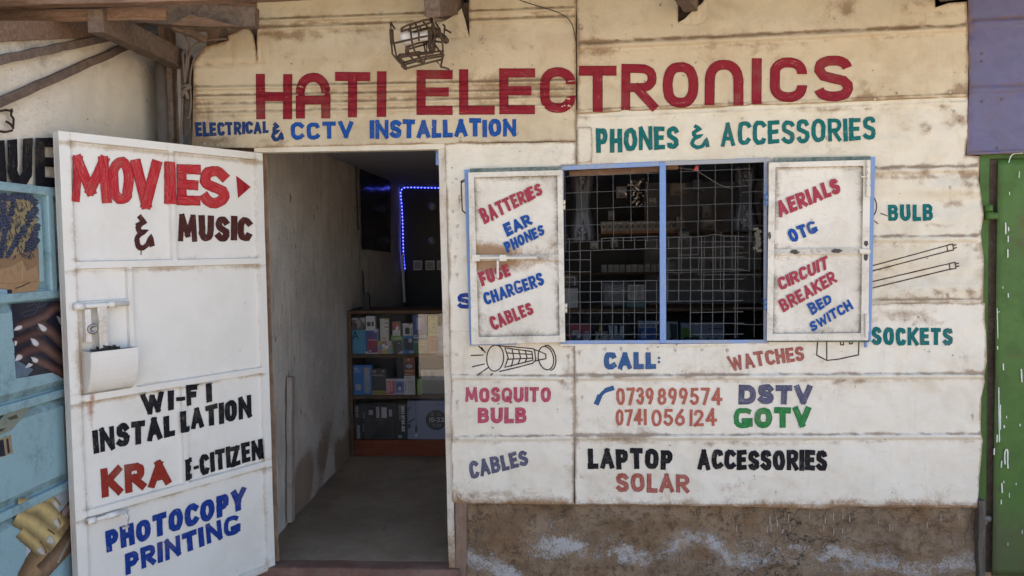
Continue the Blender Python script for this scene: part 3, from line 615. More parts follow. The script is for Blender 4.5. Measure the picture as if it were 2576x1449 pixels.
paint(sG, 'black', lambda mb: (word(mb, Gs.surf, 'LAPTOP', (1479, 1179), (1692, 1181), (-1, -52), (0, -50), .26, .12), word(mb, Gs.surf, 'ACCESSORIES', (1755, 1181), (2081, 1184), (0, -50), (0, -52), .25, .1)), 'black hand lettering along the foot of the sheet')
paint(sG, 'rustred', lambda mb: word(mb, Gs.surf, 'SOLAR', (1550, 1237), (1734, 1241), (0, -48), (0, -46), .24, .13), 'light red scratchy word at the foot of the sheet')

# ------------------------------------------------------------------ plinth, step, doorway, inner room
def heightfield(name, mat, parent, fn, us, vs, back=.06, smooth_=True):
    mb = MB()
    for v in vs:
        for u in us: p, c, d, r = fn(u, v); mb.vert(p, c, d, r)
    n = len(us)
    for j in range(len(vs)-1):
        for i in range(n-1): a = j*n+i; mb.face((a, a+1, a+n+1, a+n))
    m0 = len(mb.f); o = mb.build(name, mat, parent)
    o.data.polygons.foreach_set('use_smooth', [smooth_]*len(o.data.polygons)); return o
def plinthmat():
    t = NT('crumbling_cement_plinth'); n1 = t.noise(6, 8, .7); n2 = t.noise(32, 6, .7); n3 = t.noise(1.6, 3); n4 = t.noise(130, 3)
    c = t.mix(t.ramp(n1, .40, .60), (.24, .152, .085), (.36, .25, .155)); c = t.mix(t.math('MULTIPLY', t.ramp(n2, .50, .60), .75), c, (.115, .072, .043)); c = t.mix(t.math('MULTIPLY', t.ramp(n4, .55, .68), .4), c, (.42, .32, .22)); c = t.mix(t.math('MULTIPLY', t.ramp(n3, .45, .6), .4), c, (.28, .215, .15))
    vo = t.n('ShaderNodeTexVoronoi', feature='DISTANCE_TO_EDGE'); vo.inputs['Scale'].default_value = 7.5; nv = t.n('ShaderNodeTexNoise'); nv.inputs['Scale'].default_value = 9; nv.inputs['Detail'].default_value = 5; t.l(t.pos(), nv.inputs['Vector']); va = t.n('ShaderNodeVectorMath', operation='MULTIPLY_ADD'); t.l(nv.outputs['Color'], va.inputs[0]); va.inputs[1].default_value = (.3, .3, .3); t.l(t.pos(), va.inputs[2]); t.l(va.outputs[0], vo.inputs['Vector'])
    ck = t.math('MULTIPLY', t.ramp(vo.outputs['Distance'], .0, .022, 1, 0), t.ramp(n3, .53, .66)); c = t.mix(t.math('MULTIPLY', ck, .55), c, (.09, .06, .04))
    sx = t.n('ShaderNodeSeparateXYZ'); t.l(t.pos(), sx.inputs[0])
    e = t.math('ADD', t.attr('dirt'), t.math('MULTIPLY', t.math('SUBTRACT', t.math('ADD', t.math('MULTIPLY', n2, .6), t.math('MULTIPLY', n4, .4)), .5), 3.4))
    e = t.math('MULTIPLY', t.ramp(e, .25, 1.1), t.ramp(t.attr('dirt'), .02, .2))
    c = t.mix(t.math('MULTIPLY', e, .85), c, (.62, .60, .57))
    c = t.mix(t.math('MULTIPLY', t.ramp(t.attr('rust'), .2, .7), .6), c, (.24, .135, .07))
    t.bump(t.math('ADD', n1, t.math('SUBTRACT', t.math('ADD', t.math('MULTIPLY', n2, 1.0), t.math('MULTIPLY', n4, .4)), ck)), 1.0, .028); return t.done(c, .95, 0, .15)
M['plinth'] = plinthmat()
saltline = chain([(1174, 1400), (1250, 1425), (1290, 1455), (1330, 1440), (1375, 1385), (1430, 1370), (1500, 1395), (1560, 1388), (1600, 1400), (1650, 1395), (1700, 1372), (1745, 1352), (1790, 1360), (1815, 1395), (1860, 1412), (1930, 1405), (1975, 1378), (2020, 1384), (2060, 1400), (2110, 1386), (2170, 1410), (2250, 1420), (2320, 1432), (2390, 1425), (2430, 1405), (2470, 1430)], 6)
def pl(u, v):
    px, py = u, v; n = .022*nz(px*.006, py*.01) + .012*nz(px*.02, py*.025) + .005*nz(px*.07, py*.07)
    n += .02*smooth(1395, 1460, py)*(.6+nz(px*.01, 3)); edge = .02*smooth(.1, .35, nz(px*.009+7, py*.014))
    s_ = 0
    for (ax, ay) in saltline:
        d = ((px-ax+20*nz(px*.03,py*.03))/22)**2 + ((py-ay+22*nz(px*.02+3,py*.04))/20)**2
        if d < 6: s_ = max(s_, math.exp(-d*.7)*max(.30, .70+1.1*nz(ax*.013, 5)))
    for (cx, cy, rx, ry, a) in ((1390, 1378, 60, 34, .95), (1230, 1420, 40, 26, .8), (2150, 1425, 120, 26, .55), (1560, 1385, 50, 14, .8), (1890, 1370, 60, 20, .5), (1520, 1372, 55, 28, .45), (1390, 1330, 60, 60, .28), (1760, 1352, 40, 16, .8), (2330, 1432, 80, 22, .6), (1560, 1300, 70, 12, .2), (1700, 1292, 50, 14, .25), (1215, 1370, 26, 50, .3), (2420, 1330, 40, 40, .25)):
        s_ = max(s_, a*math.exp(-((px-cx)/rx)**2-((py-cy)/ry)**2))
    ru = math.exp(-((px-1260)/55)**2-((py-1340)/50)**2) + math.exp(-((px-1770)/45)**2-((py-1395)/18)**2)
    return aty(px, py, .012-n+edge), (1, 1, 1), min(1, s_), min(1, ru)
o = heightfield('plinth', M['plinth'], shop, pl, [1172+8*i for i in range(162)], [1250+6*j for j in range(46)])
mb = MB(); mb.box((aty(1176, 1300).x, .05, -.2), (aty(2470, 1300).x, .16, aty(1800, 1255).z), c=(1, 1, 1)); mb.build('plinth', M['mud'], shop)
M['splash'] = plain('weathered_splash', (.38, .33, .27), .8)
for _ in range(26):
    x = rnd.uniform(1840, 2420); y = rnd.uniform(1284, 1335); mb = MB(); ribbon(mb, [(x, y), (x+rnd.uniform(-1, 1), y+rnd.uniform(5, 22))], rnd.uniform(1.2, 2.4), lambda a, b, l: pl(a, b)[0] + V((0, -.004, 0)), step=4, jit=.06, across=1); mb.build('paint_splash', M['splash'], shop)
# step and floor
def st(u, v):   # u: px along the front; v: 0 top back .. 1 bottom
    x = aty(u, 1425).x; n = nz(x*9, v*3); z = FZ - .075*smooth(.35, 1, v) + .004*n; y = lerp(.06, -.035, smooth(0, .45, v)) - .012*nz(x*5, 2) - (.012 if v > .5 else 0)
    return Vector((x, y, z + .003)), (1, 1, 1), 0, 0
heightfield('door_step', M['redstep'], shop, st, [640+6*i for i in range(87)], [k/14 for k in range(15)])
mb = MB(); xl = -1.56; XR = 2.35; YB = 4.3; CZ = 2.36
mb.box((xl-.15, .03, FZ-.25), (XR, YB, FZ)); mb.build('shop_floor', M['floor'], shop)
def iw(u, v):
    n = .008*nz(u*2.2, v*1.4) + .005*nz(u*7, v*3) + .003*nz(u*18, v*9)
    return Vector((-1.517 - .028*u + n, u, v)), (1, 1, 1), .9*smooth(.65, .15, v-FZ)*smooth(-.2, .3, nz(u*3, v*3)+.2), 0
def plastermat():
    t = NT('grey_streaked_plaster'); n1 = t.noise(4, 6, .65); st_ = t.noise(1, 5, .65, t.pos((26, 26, 2.4)), .6); n2 = t.noise(45, 4, .7)
    c = t.mix(t.ramp(n1, .38, .62), (.64, .585, .51), (.54, .49, .425)); c = t.mix(t.math('MULTIPLY', t.ramp(st_, .55, .72), .45), c, (.20, .165, .135)); c = t.mix(t.math('MULTIPLY', t.ramp(t.noise(17, 3, .6, t.pos((1, 1, .45))), .66, .72), .8), c, (.10, .08, .065))
    d = t.math('ADD', t.attr('dirt'), t.math('SUBTRACT', n2, .5)); c = t.mix(t.math('MULTIPLY', t.ramp(d, .3, .8), .8), c, (.27, .18, .11))
    t.bump(t.math('ADD', n1, t.math('ADD', st_, t.math('MULTIPLY', n2, .7))), .8, .01); return t.done(c, .85, 0, .2)
M['plaster'] = plastermat()
heightfield('inner_side_wall', M['plaster'], shop, iw, [.045+.05*i for i in range(86)], [FZ-.02+.05*j for j in range(48)])
mb = MB(); mb.box((xl-.26, .03, -.1), (xl-.11, YB, CZ+.4)); mb.box((xl-.2, YB, -.1), (XR, YB+.1, CZ+.4)); mb.box((XR, .03, -.1), (XR+.1, YB, CZ+.4)); mb.build('inner_wall', M['grime'], shop)
mb = MB(); mb.box((xl-.12, .10, CZ), (XR, YB, CZ+.02)); mb.build('ceiling', M['ceil'], shop)
mb = MB()   # studs and inner lining behind the sheets, left and right of the openings
zt = 2.83
mb.box((aty(1150, 900).x, .045, FZ), (aty(1408, 900).x, .085, zt)); mb.box((aty(1940, 900).x, .05, FZ), (XR, .09, zt)); mb.box((aty(1405, 600).x, .046, FZ), (aty(1942, 600).x, .086, aty(1660, 868).z)); mb.box((aty(1160, 600).x, .05, aty(1400, 398).z), (XR, .09, aty(1660, 398).z+.75)); mb.box((xl-.2, .047, aty(900, 366).z), (aty(1160, 600).x, .087, aty(900, 366).z+.75))
mb.build('wall_lining', M['timber_dk'], shop)
# door frame: lintel, jamb, post, little blue hinge plate
mb = MB()
L0, L1 = aty(640, 377, -.005), aty(1118, 368, -.005)
mb.bar(L0 + V((0, .02, 0)), L1 + V((0, .02, 0)), .055, .028, seg=12, wob=.0012)
mb.build('lintel', M['jamb'] if 'jamb' in M else M['sheet_mid'], shop, False, .003)
mb = MB(); a, b = aty(1111, 372, -.008), aty(1137, 1430, -.008); mb.bar(a+V((0, .03, 0)), b+V((0, .03, 0)), .034, .05, (0, 1, 0), seg=14, wob=.0012)
for i in range(0): pass
jm = painted_metal('cream_jamb_paint', (.62, .56, .47), (.45, .37, .28), (.15, .10, .06), (.24, .14, .06), dustamt=.9); M['jamb'] = jm
for k, vv in enumerate(mb.v): mb.r[k] = .8*smooth(.75, .2, vv[2]); mb.d[k] = .25
mb.build('door_jamb', jm, shop, False, .003)
mb = MB(); mb.bar(aty(1160, 1262, .012), aty(1160, 1470, .012), .055, .04, (0, 1, 0), seg=6, wob=.002); mb.build('corner_post', timber('red_brown_post', (.20, .125, .085), (.26, .175, .125), (12, 12, 1.5)), shop, False, .004)
mb = MB(); mb.box(aty(1096, 376, .03), aty(1106, 416, .04)); mb.build('hinge_plate', M['blue'], shop)
mb = MB(); mb.bar(atx(731, 948, -1.51), atx(731, 1312, -1.51), .03, .055, (0, 1, 0), seg=10, wob=.002); mb.build('wall_batten', painted_metal('grey_batten', (.36, .32, .28), (.25, .20, .16), (.12, .09, .06), dustamt=.9), shop, False, .004)

# ------------------------------------------------------------------ the open door
Hd = aty(676, 900); Dd = aty(172, 900, -.755)
tdir = Vector((Dd.x-Hd.x, Dd.y-Hd.y, 0)); WD = tdir.length; tdir.normalize(); ndir = Vector((-tdir.y, tdir.x, 0))
if ndir.y > 0: ndir = -ndir          # towards the street
def duz(px, py):
    p = plane(px, py, Hd, ndir); return (p-Hd).dot(tdir), p.z
def dP(u, z, off=0.0): return Vector((Hd.x, Hd.y, 0)) + tdir*u + Vector((0, 0, z)) + ndir*off
u_l = WD; u_r = duz(672, 900)[0] - .01; u_r = 0.0
zb, zt_ = .150, 2.172
bars = []      # (u0,u1,z0,z1)
def dbar(pa, pb): 
    (ua, za), (ub, zb_) = duz(*pa), duz(*pb); bars.append((min(ua, ub), max(ua, ub), min(za, zb_), max(za, zb_)))
iu = duz(168, 350)[0]; iu2 = duz(229, 1300)[0]; sl_in = (iu+iu2)/2
sr_in = (duz(645, 396)[0] + duz(671, 1402)[0])/2
bars += [(sl_in, WD, zb, zt_), (0, sr_in, zb, zt_), (0, WD, zt_-.036, zt_), (0, WD, zb, zb+.03)]
zH1 = duz(420, 662)[1]; zH2 = duz(430, 968)[1]; zH3 = duz(440, 1232)[1]
for zz in (zH1, zH2, zH3): bars.append((0, WD, zz-.017, zz+.017))
uV1 = duz(437, 560)[0]; uV2 = duz(331, 800)[0]; uV3 = duz(466, 1080)[0]
bars += [(uV1-.013, uV1+.013, zH1, zt_), (uV2-.013, uV2+.013, zH2, zH1), (uV3-.013, uV3+.013, zH3, zH2)]
zK = duz(255, 762)[1]; bars.append((uV2, WD, zK-.012, zK+.012))
BH, BV = .016, .004
def dh(u, z):
    h = 0
    for (a, b, c, d) in bars:
        e = min(u-a, b-u, z-c, d-z)
        if e > -1e-6: h = max(h, BH*min(1, max(0, e)/BV) if (a > 1e-6 and b < WD-1e-6) or 1 else h)
        if a <= 1e-6 and u <= b or b >= WD-1e-6 and u >= a:   # outer edges keep their height
            e2 = min((b-u) if a <= 1e-6 else 9, (u-a) if b >= WD-1e-6 else 9, (z-c) if c > zb+.001 else 9, (d-z) if d < zt_-.001 else 9)
            if e2 >= 0: h = max(h, BH*min(1, e2/BV))
        if (d >= zt_-.001 or c <= zb+.001) and a-1e-6 <= u <= b+1e-6 and c-1e-6 <= z <= d+1e-6:
            e3 = min((z-c) if c > zb+.001 else 9, (d-z) if d < zt_-.001 else 9, (u-a) if a > 1e-6 else 9, (b-u) if b < WD-1e-6 else 9); h = max(h, BH*min(1, e3/BV))
    return h + .0022*nz(u*3+5, z*3) + .0010*nz(u*11, z*9)
def dsurf(px, py, off=0.0):
    u, z = duz(px, py); e = .0075; return dP(u, z, max(dh(u, z), dh(u+e, z), dh(u-e, z), dh(u, z+e), dh(u, z-e)) - BH + off)
us = sorted(set([round(k, 5) for b in bars for a in (b[0], b[1]) for k in (a-BV, a, a+BV) if 0 <= k <= WD] + [0, WD] + [WD*i/44 for i in range(45)]))
zs = sorted(set([round(k, 5) for b in bars for a in (b[2], b[3]) for k in (a-BV, a, a+BV) if zb <= k <= zt_] + [zb, zt_] + [lerp(zb, zt_, i/90) for i in range(91)]))
us = [u for i, u in enumerate(us) if i == 0 or u-us[i-1] > 4e-4]; zs = [z for i, z in enumerate(zs) if i == 0 or z-zs[i-1] > 4e-4]
mb = MB(); DT = .036
for z in zs:
    for u in us:
        d = 0; dist = min(abs(z-b[2]) if b[0]-.01 < u < b[1]+.01 else 9 for b in bars)
        d = .75*math.exp(-((z-zt_+.043)/.010)**2) + .5*math.exp(-((u-sl_in)/.006)**2) + .35*math.exp(-((u-sr_in)/.006)**2) + .95*math.exp(-(min(abs(z-zz+.023) for zz in (zH1, zH2, zH3))/.009)**2)*(.7+.6*nz(u*9, z*3)) + .35*math.exp(-(min(abs(z-zz-.02) for zz in (zH1, zH2, zH3))/.006)**2) + .8*math.exp(-((z-zb)/.06)**2)*.6  # tan shade under the rails painted in, with grime along the edges
        d += .8*math.exp(-((u-(sl_in-.06))/.09)**2-((z-zH2-.12)/.09)**2) + .35*max(0, nz(u*5, z*2.5)-.1); d += .7*math.exp(-((u-(sl_in-.01))/.012)**2 - ((z-lerp(zH2, zK, .5))/.17)**2); ru = max(1.0*math.exp(-((u-(sl_in-.035))/.014)**2-((z-(zH2-.03))/.10)**2) if z < zH2+.015 else 0, .9*math.exp(-((u-sl_in+.03)/.05)**2-((z-zH2-.028)/.012)**2), .5*math.exp(-((u-uV2)/.02)**2-((z-zH2-.03)/.03)**2), .6*math.exp(-((z-zb)/.03)**2)*max(0, nz(u*8, 3)+.3))
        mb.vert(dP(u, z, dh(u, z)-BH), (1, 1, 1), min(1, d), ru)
n = len(us); nzs = len(zs)
for j in range(nzs-1):
    for i in range(n-1): a = j*n+i; mb.face((a+1, a, a+n, a+n+1) if False else (a, a+n, a+n+1, a+1))
def strip(ids):
    for a, b in zip(ids, ids[1:]):
        pa, pb = Vector(mb.v[a]), Vector(mb.v[b]); i = [mb.vert(q, (1, 1, 1), .15) for q in (pa, pb, pb-ndir*DT, pa-ndir*DT)]; mb.face(i)
strip([j*n for j in range(nzs)]); strip([j*n+n-1 for j in range(nzs)]); strip(list(range(n))); strip([(nzs-1)*n+i for i in range(n)])
mb.poly([dP(0, zb, -BH-DT+.004), dP(0, zt_, -BH-DT+.004), dP(WD, zt_, -BH-DT+.004), dP(WD, zb, -BH-DT+.004)])
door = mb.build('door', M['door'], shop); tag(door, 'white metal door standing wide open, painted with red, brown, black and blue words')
for p in door.data.polygons: p.use_smooth = False
def dw(ink, fn, lab):
    global ACR; ACR = 12; paint(door, ink, fn, lab); ACR = 4
def fm(mb):
    for ch, x0, y0, x1, y1, t_ in (('M', 180, 389, 284, 508, 31), ('O', 277, 393, 340, 512, 25), ('I', 415, 404, 446, 512, 27), ('E', 449, 412, 509, 516, 25), ('S', 506, 416, 580, 522, 26)):
        block(mb, dsurf, ch, x0, y0, x1, y1, t_, y0+3, y1+2, .012)
    block(mb, dsurf, 'V', 333, 398, 410, 524, 27, 404, 524, .008)
    mb = mb.main(); mb.face([mb.vert(dsurf(x, y, .002), (1, 1, 1), 0, 0, (x*.01, .5 if k == 3 else .02, 0)) for k, (x, y) in enumerate(((598, 441), (635, 470), (603, 498)))])
dw('red', fm, 'large red capitals with a small arrow head')
dw('brown', lambda mb: (word(mb, dsurf, '&', (342, 633), (392, 622), (1, -95), (1, -80), .15), word(mb, dsurf, 'MUSIC', (453, 609), (638, 605), (-1, -69), (-1, -60), .25, .10), lines(mb, dsurf, [[(360, 620), (359, 640)]], 2.5)), 'dark brown capitals')
dw('black', lambda mb: (word(mb, dsurf, 'WI', (366, 1047), (441, 1031), (-9, -54), (0, -48), .29, .2), word(mb, dsurf, '-', (447, 1017), (465, 1014), (0, -26), (0, -26), .40), word(mb, dsurf, 'FI', (471, 1024), (538, 1011), (-3, -54), (0, -48), .29, .5),
   word(mb, dsurf, 'INSTAL', (240, 1142), (445, 1098), (-4, -61), (-1, -55), .255, .12), word(mb, dsurf, 'LATION', (457, 1088), (637, 1050), (-2, -53), (-1, -55), .25, .12), word(mb, dsurf, 'E-CITIZEN', (467, 1210), (664, 1154), (-3, -52), (-3, -50), .23, .13)), 'black slanting capitals about internet installation')
dw('brick', lambda mb: word(mb, dsurf, 'KRA', (260, 1255), (434, 1217), (-3, -74), (-3, -62), .3, .14), 'brick red capitals')
dw('royal', lambda mb: (word(mb, dsurf, 'PHOTOCOPY', (273, 1394), (622, 1282), (-4, -54), (0, -56), .275, .12), word(mb, dsurf, 'PRINTING', (321, 1449), (611, 1340), (-2, -54), (-5, -48), .28, .12)), 'royal blue slanting capitals along the foot of the door')
M['gap_shade'] = plain('black_gap_shade', (.035, .03, .027), .9)
# bolts, lock and its hood
def rod(mb, p, q, r, c=(1, 1, 1), n=10): mb.tube([p, q], r, n, c)
mb = MB()
a = dsurf(186, 770, 0) ; u1, z1 = duz(183, 770); u2, z2 = duz(318, 764); zc = (z1+z2)/2
rod(mb, dP(u1, zc, .014), dP(u2, zc, .014), .0095); rod(mb, dP(u1+.002, zc, .014), dP(u1-.035, zc, .014), .015); um = duz(276, 766)[0]; rod(mb, dP(um+.012, zc, .014), dP(um-.016, zc, .014), .0145)
mb.build('door_bolt', M['door'], door, True)
mb = MB(); ua, za = duz(239, 772); ub, zb2 = duz(266, 859); uc = (ua+ub)/2
prof = [(0, .018), (.03, .0185), (.06, .013), (.10, .0175), (.13, .0155), (.19, .017), (.215, .012), (.23, .006)]
zt2 = zc
ft = [dP(uc+wd, zt2-dz, .022) for dz, wd in prof] + [dP(uc-wd, zt2-dz, .022) for dz, wd in prof[::-1]]
ids = [mb.vert(p, (1, 1, 1), .5) for p in ft]; nP = len(prof)
for k in range(nP-1): mb.face((ids[k], ids[k+1], ids[2*nP-2-k], ids[2*nP-1-k]))
idb = [mb.vert(p-ndir*.005, (1, 1, 1), .5) for p in ft]
for k in range(2*nP): mb.face((ids[k], ids[(k+1) % (2*nP)], idb[(k+1) % (2*nP)], idb[k]))
mb.build('lock_hasp', M['door'], door)
mb = MB(); ua, za = duz(210, 778); ub, zb2 = duz(229, 860); mb.hexa([dP(ua, za, -.01), dP(ub, za, -.01), dP(ub, zb2, -.01), dP(ua, zb2, -.01), dP(ua, za, .012), dP(ub, za, .012), dP(ub, zb2, .012), dP(ua, zb2, .012)], d=.4)
mb.build('lock_plate', M['door'], door, False, .002)
mb = MB(); ku, kz = duz(229, 827); mb.lathe(dP(ku, kz, .010), [(.020, 0), (.021, .006), (.016, .010), (.011, .010), (.011, .006), (.002, .006)], ndir, 18); mb.build('keyhole', M['steel'], door, True)
# lock hood; the shade in its mouth is a black sheet
mb = MB(); ua = duz(205, 880)[0]; ub = duz(320, 880)[0]; z0_ = duz(260, 872)[1]; z1_ = duz(260, 890)[1]
ho = .078; uh0 = duz(214, 965)[0]; uh1 = duz(331, 945)[0]; zht = duz(262, 900)[1]+.035; zhb = zH2+.02; NN = 10
pr = [(ho*math.cos(k/NN*math.pi/2)**.8, lerp(zht, zhb, math.sin(k/NN*math.pi/2))) for k in range(NN+1)]
I0 = [mb.vert(dP(uh0, z, o_-BH), (1, 1, 1), .1, .25*smooth(zht, zhb, z)) for o_, z in pr]; I1 = [mb.vert(dP(uh1, z, o_-BH), (1, 1, 1), .1, .35*smooth(zht-.06, zhb, z)) for o_, z in pr]
for k in range(NN): mb.face((I0[k], I0[k+1], I1[k+1], I1[k]))
for U in (uh0, uh1):
    c0 = [mb.vert(dP(U, z, o_-BH), (1, 1, 1), .1, .1) for o_, z in pr]; bb = [mb.vert(dP(U, z, -.014), (1, 1, 1), .3) for o_, z in pr]
    for k in range(NN): mb.face((c0[k], c0[k+1], bb[k+1], bb[k]))
hood = mb.build('lock_hood', M['door'], door); so_ = hood.modifiers.new('thick', 'SOLIDIFY'); so_.thickness = .004; so_.offset = 0
for p in hood.data.polygons: p.use_smooth = False
mb = MB(); mb.poly([dP(uh0-.004, zht-.006, -.012), dP(uh1+.004, zht-.006, -.012), dP(uh1+.004, zht-.006, ho-BH-.005), dP(uh0-.004, zht-.006, ho-BH-.005)])  # black sheet and bits in the hood mouth stand in for its shade
for k in range(16): mb.bar(dP(lerp(uh0, uh1, rnd.uniform(.1, .75)), zht-.004, rnd.uniform(0, .05)), dP(lerp(uh0, uh1, rnd.uniform(.1, .75)), zht+rnd.uniform(0, .016), rnd.uniform(0, .05)), .006, .006)
mb.build('hood_gap_shade', M['gap_shade'], hood)
mb = MB(); u1, z1 = duz(216, 1312); u2, z2 = duz(318, 1282); zc2 = (z1+z2)/2
rod(mb, dP(u1, zc2, .014), dP(u2, zc2, .014), .008); rod(mb, dP(u1, zc2, .014), dP(u1-.03, zc2, .014), .014); um = duz(282, 1296)[0]; rod(mb, dP(um+.03, zc2, .014), dP(um-.02, zc2, .014), .0125)
ue = duz(310, 1290)[0]; mb.tube([dP(ue, zc2, .014), dP(ue, zc2-.02, .04), dP(ue+.004, zc2-.055, .044), dP(ue+.018, zc2-.062, .03)], .006, 8)
mb.build('door_bolt', M['door'], door, True)
# ------------------------------------------------------------------ window, mesh, shutters
q5 = lambda x, y: (1395.3+.3425*x, 389.1+.3425*y)
def fbar(mb, p, q, wpx, y0, y1, d=.3, r=0.0):
    """frame bar between two picture points, wpx wide, from depth y0 to y1"""
    p, q = V(p), V(q); t = (q-p).normalized(); nn = V((-t.y, t.x))*(wpx/2)
    c = [p-nn, q-nn, q+nn, p+nn]
    mb.hexa([aty(a.x, a.y, y0) for a in c] + [aty(a.x, a.y, y1) for a in c], d=d, r=r)
mb = MB()
fbar(mb, (1405, 423), (1660, 412), 12, -.020, .03, .5); fbar(mb, (1674, 411), (1938, 402), 11, -.020, .03, .9)
fbar(mb, (1410, 861), (1660, 860), 9, -.020, .035, .5); fbar(mb, (1674, 860), (1930, 859), 9, -.020, .035, .6)
fbar(mb, (1667, 408), (1668, 864), 16, -.022, .03, .25)
fbar(mb, (1416, 430), (1417, 856), 5, -.016, .03, .6); fbar(mb, (1926, 406), (1925, 855), 9, -.019, .03, .7)
wf = mb.build('window_frame', M['blue'], shop, False, .002); tag(wf, 'flaking sky blue steel window frame with one mullion')
mb = MB(); fbar(mb, (1432, 437), (1658, 426), 14, .06, .08, .2); fbar(mb, (1676, 420), (1706, 419), 14, .06, .08, .2); mb.build('inner_lintel', M['timber'], wf)
mb = MB(); fbar(mb, (1408, 868), (1700, 868), 5, -.017, .02); fbar(mb, (1704, 868), (1932, 866), 5, -.017, .02); mb.build('window_sill', M['sheet_lo'], wf)
Y_M = .012
def wires(mb, L, r, dy=0.0):
    for l in L:
        pts = []
        for a, b in zip(l, l[1:]):
            m = max(1, int(math.hypot(b[0]-a[0], b[1]-a[1])/60))
            for k in range(m): pts.append((lerp(a[0], b[0], k/m), lerp(a[1], b[1], k/m)))
        pts.append(l[-1])
        mb.tube([aty(*q5(x + rnd.uniform(-1.2, 1.2), y + rnd.uniform(-1.2, 1.2)), Y_M+dy+rnd.uniform(-.0008, .0008)) for x, y in pts], r, 5)
mb = MB()
wires(mb, [[(75, 110), (78, 400), (82, 710)], [(190, 105), (195, 300), (205, 640)], [(310, 100), (313, 400), (318, 700)], [(428, 95), (433, 645)], [(557, 90), (560, 400), (562, 640)], [(680, 85), (687, 180), (680, 260), (683, 640)],
  [(70, 160), (765, 135)], [(70, 283), (765, 255)], [(70, 405), (770, 375)], [(70, 522), (770, 497)], [(70, 645), (340, 634), (770, 625)]], .0012)
wires(mb, [[(928, 75), (930, 880)], [(1055, 80), (1053, 735)], [(1180, 68), (1180, 870)], [(1302, 62), (1304, 870)], [(1428, 58), (1430, 860)], [(920, 125), (1440, 103)], [(928, 250), (1435, 228)], [(815, 378), (1440, 355)], [(815, 497), (1430, 475)],
  [(915, 738), (1055, 735)], [(1300, 722), (1430, 720)], [(815, 868), (1100, 862), (1430, 850)]], .0012, .004)
gx = [108, 187, 264, 345, 424, 505, 586, 667, 748]
L = [[(75, 620), (190, 620)], [(345, 640), (350, 615), (420, 612), (770, 600)], [(75, 712), (270, 703), (770, 688)]]
for i, x in enumerate(gx): L += [[(x, 615 if i < 2 else 700), (x-2 if i else x, 1350)]] if i < 3 else [[(x, 612), (x, 692)], [(x, 925), (x, 1350)]]
L += [[(75, 772), (264, 772)], [(75, 860), (264, 860)]] + [[(75, a), (770, b)] for a, b in ((935, 925), (1010, 1000), (1083, 1078), (1162, 1160), (1245, 1240), (1325, 1318))]
L += [[(835, 605), (835, 690)], [(833, 755), (830, 1075)], [(914, 605), (910, 1080)]] + [[(x, 600), (x-3, 1350)] for x in (999, 1080, 1163, 1244, 1328)]
L += [[(815, 608), (1080, 602), (1180, 585), (1250, 597), (1390, 600)], [(815, 690), (1340, 675), (1385, 680)]] + [[(815, a), (1387, b)] for a, b in ((762, 750), (850, 840), (920, 914), (1000, 995), (1077, 1072))] + [[(995, 1158), (1385, 1154)], [(990, 1240), (1388, 1238)], [(990, 1320), (1388, 1317)]]
wires(mb, L, .0016, -.005)
wires(mb, [[(1100, 610), (1093, 1012)], [(1222, 570), (1216, 1000)], [(1348, 570), (1340, 1345)], [(1470, 638), (1465, 1345)], [(1442, 140), (1442, 635)], [(1055, 638), (1530, 638)], [(1055, 760), (1530, 762)], [(1058, 745), (1055, 882), (1530, 882)], [(1080, 1002), (1530, 1005)], [(1310, 1127), (1530, 1127)], [(1310, 1245), (1530, 1248)],
  [(1380, 190), (1532, 183)], [(1380, 275), (1532, 268)], [(1375, 358), (1532, 355)], [(1380, 440), (1532, 436)], [(1380, 522), (1532, 520)], [(1380, 605), (1532, 600)], [(1532, 170), (1532, 635)]], .0012, .009)
o = mb.build('wire_mesh', M['wire'], wf); tag(o, 'patched grid of welded wire across the window')
def hinge(mb, x, ya, yb, y=-.03):
    mid = (ya+yb)/2; mb.tube([aty(x, ya, y), aty(x, mid-.7, y)], .008, 10); mb.tube([aty(x, mid+.7, y), aty(x, yb, y)], .0078, 10)
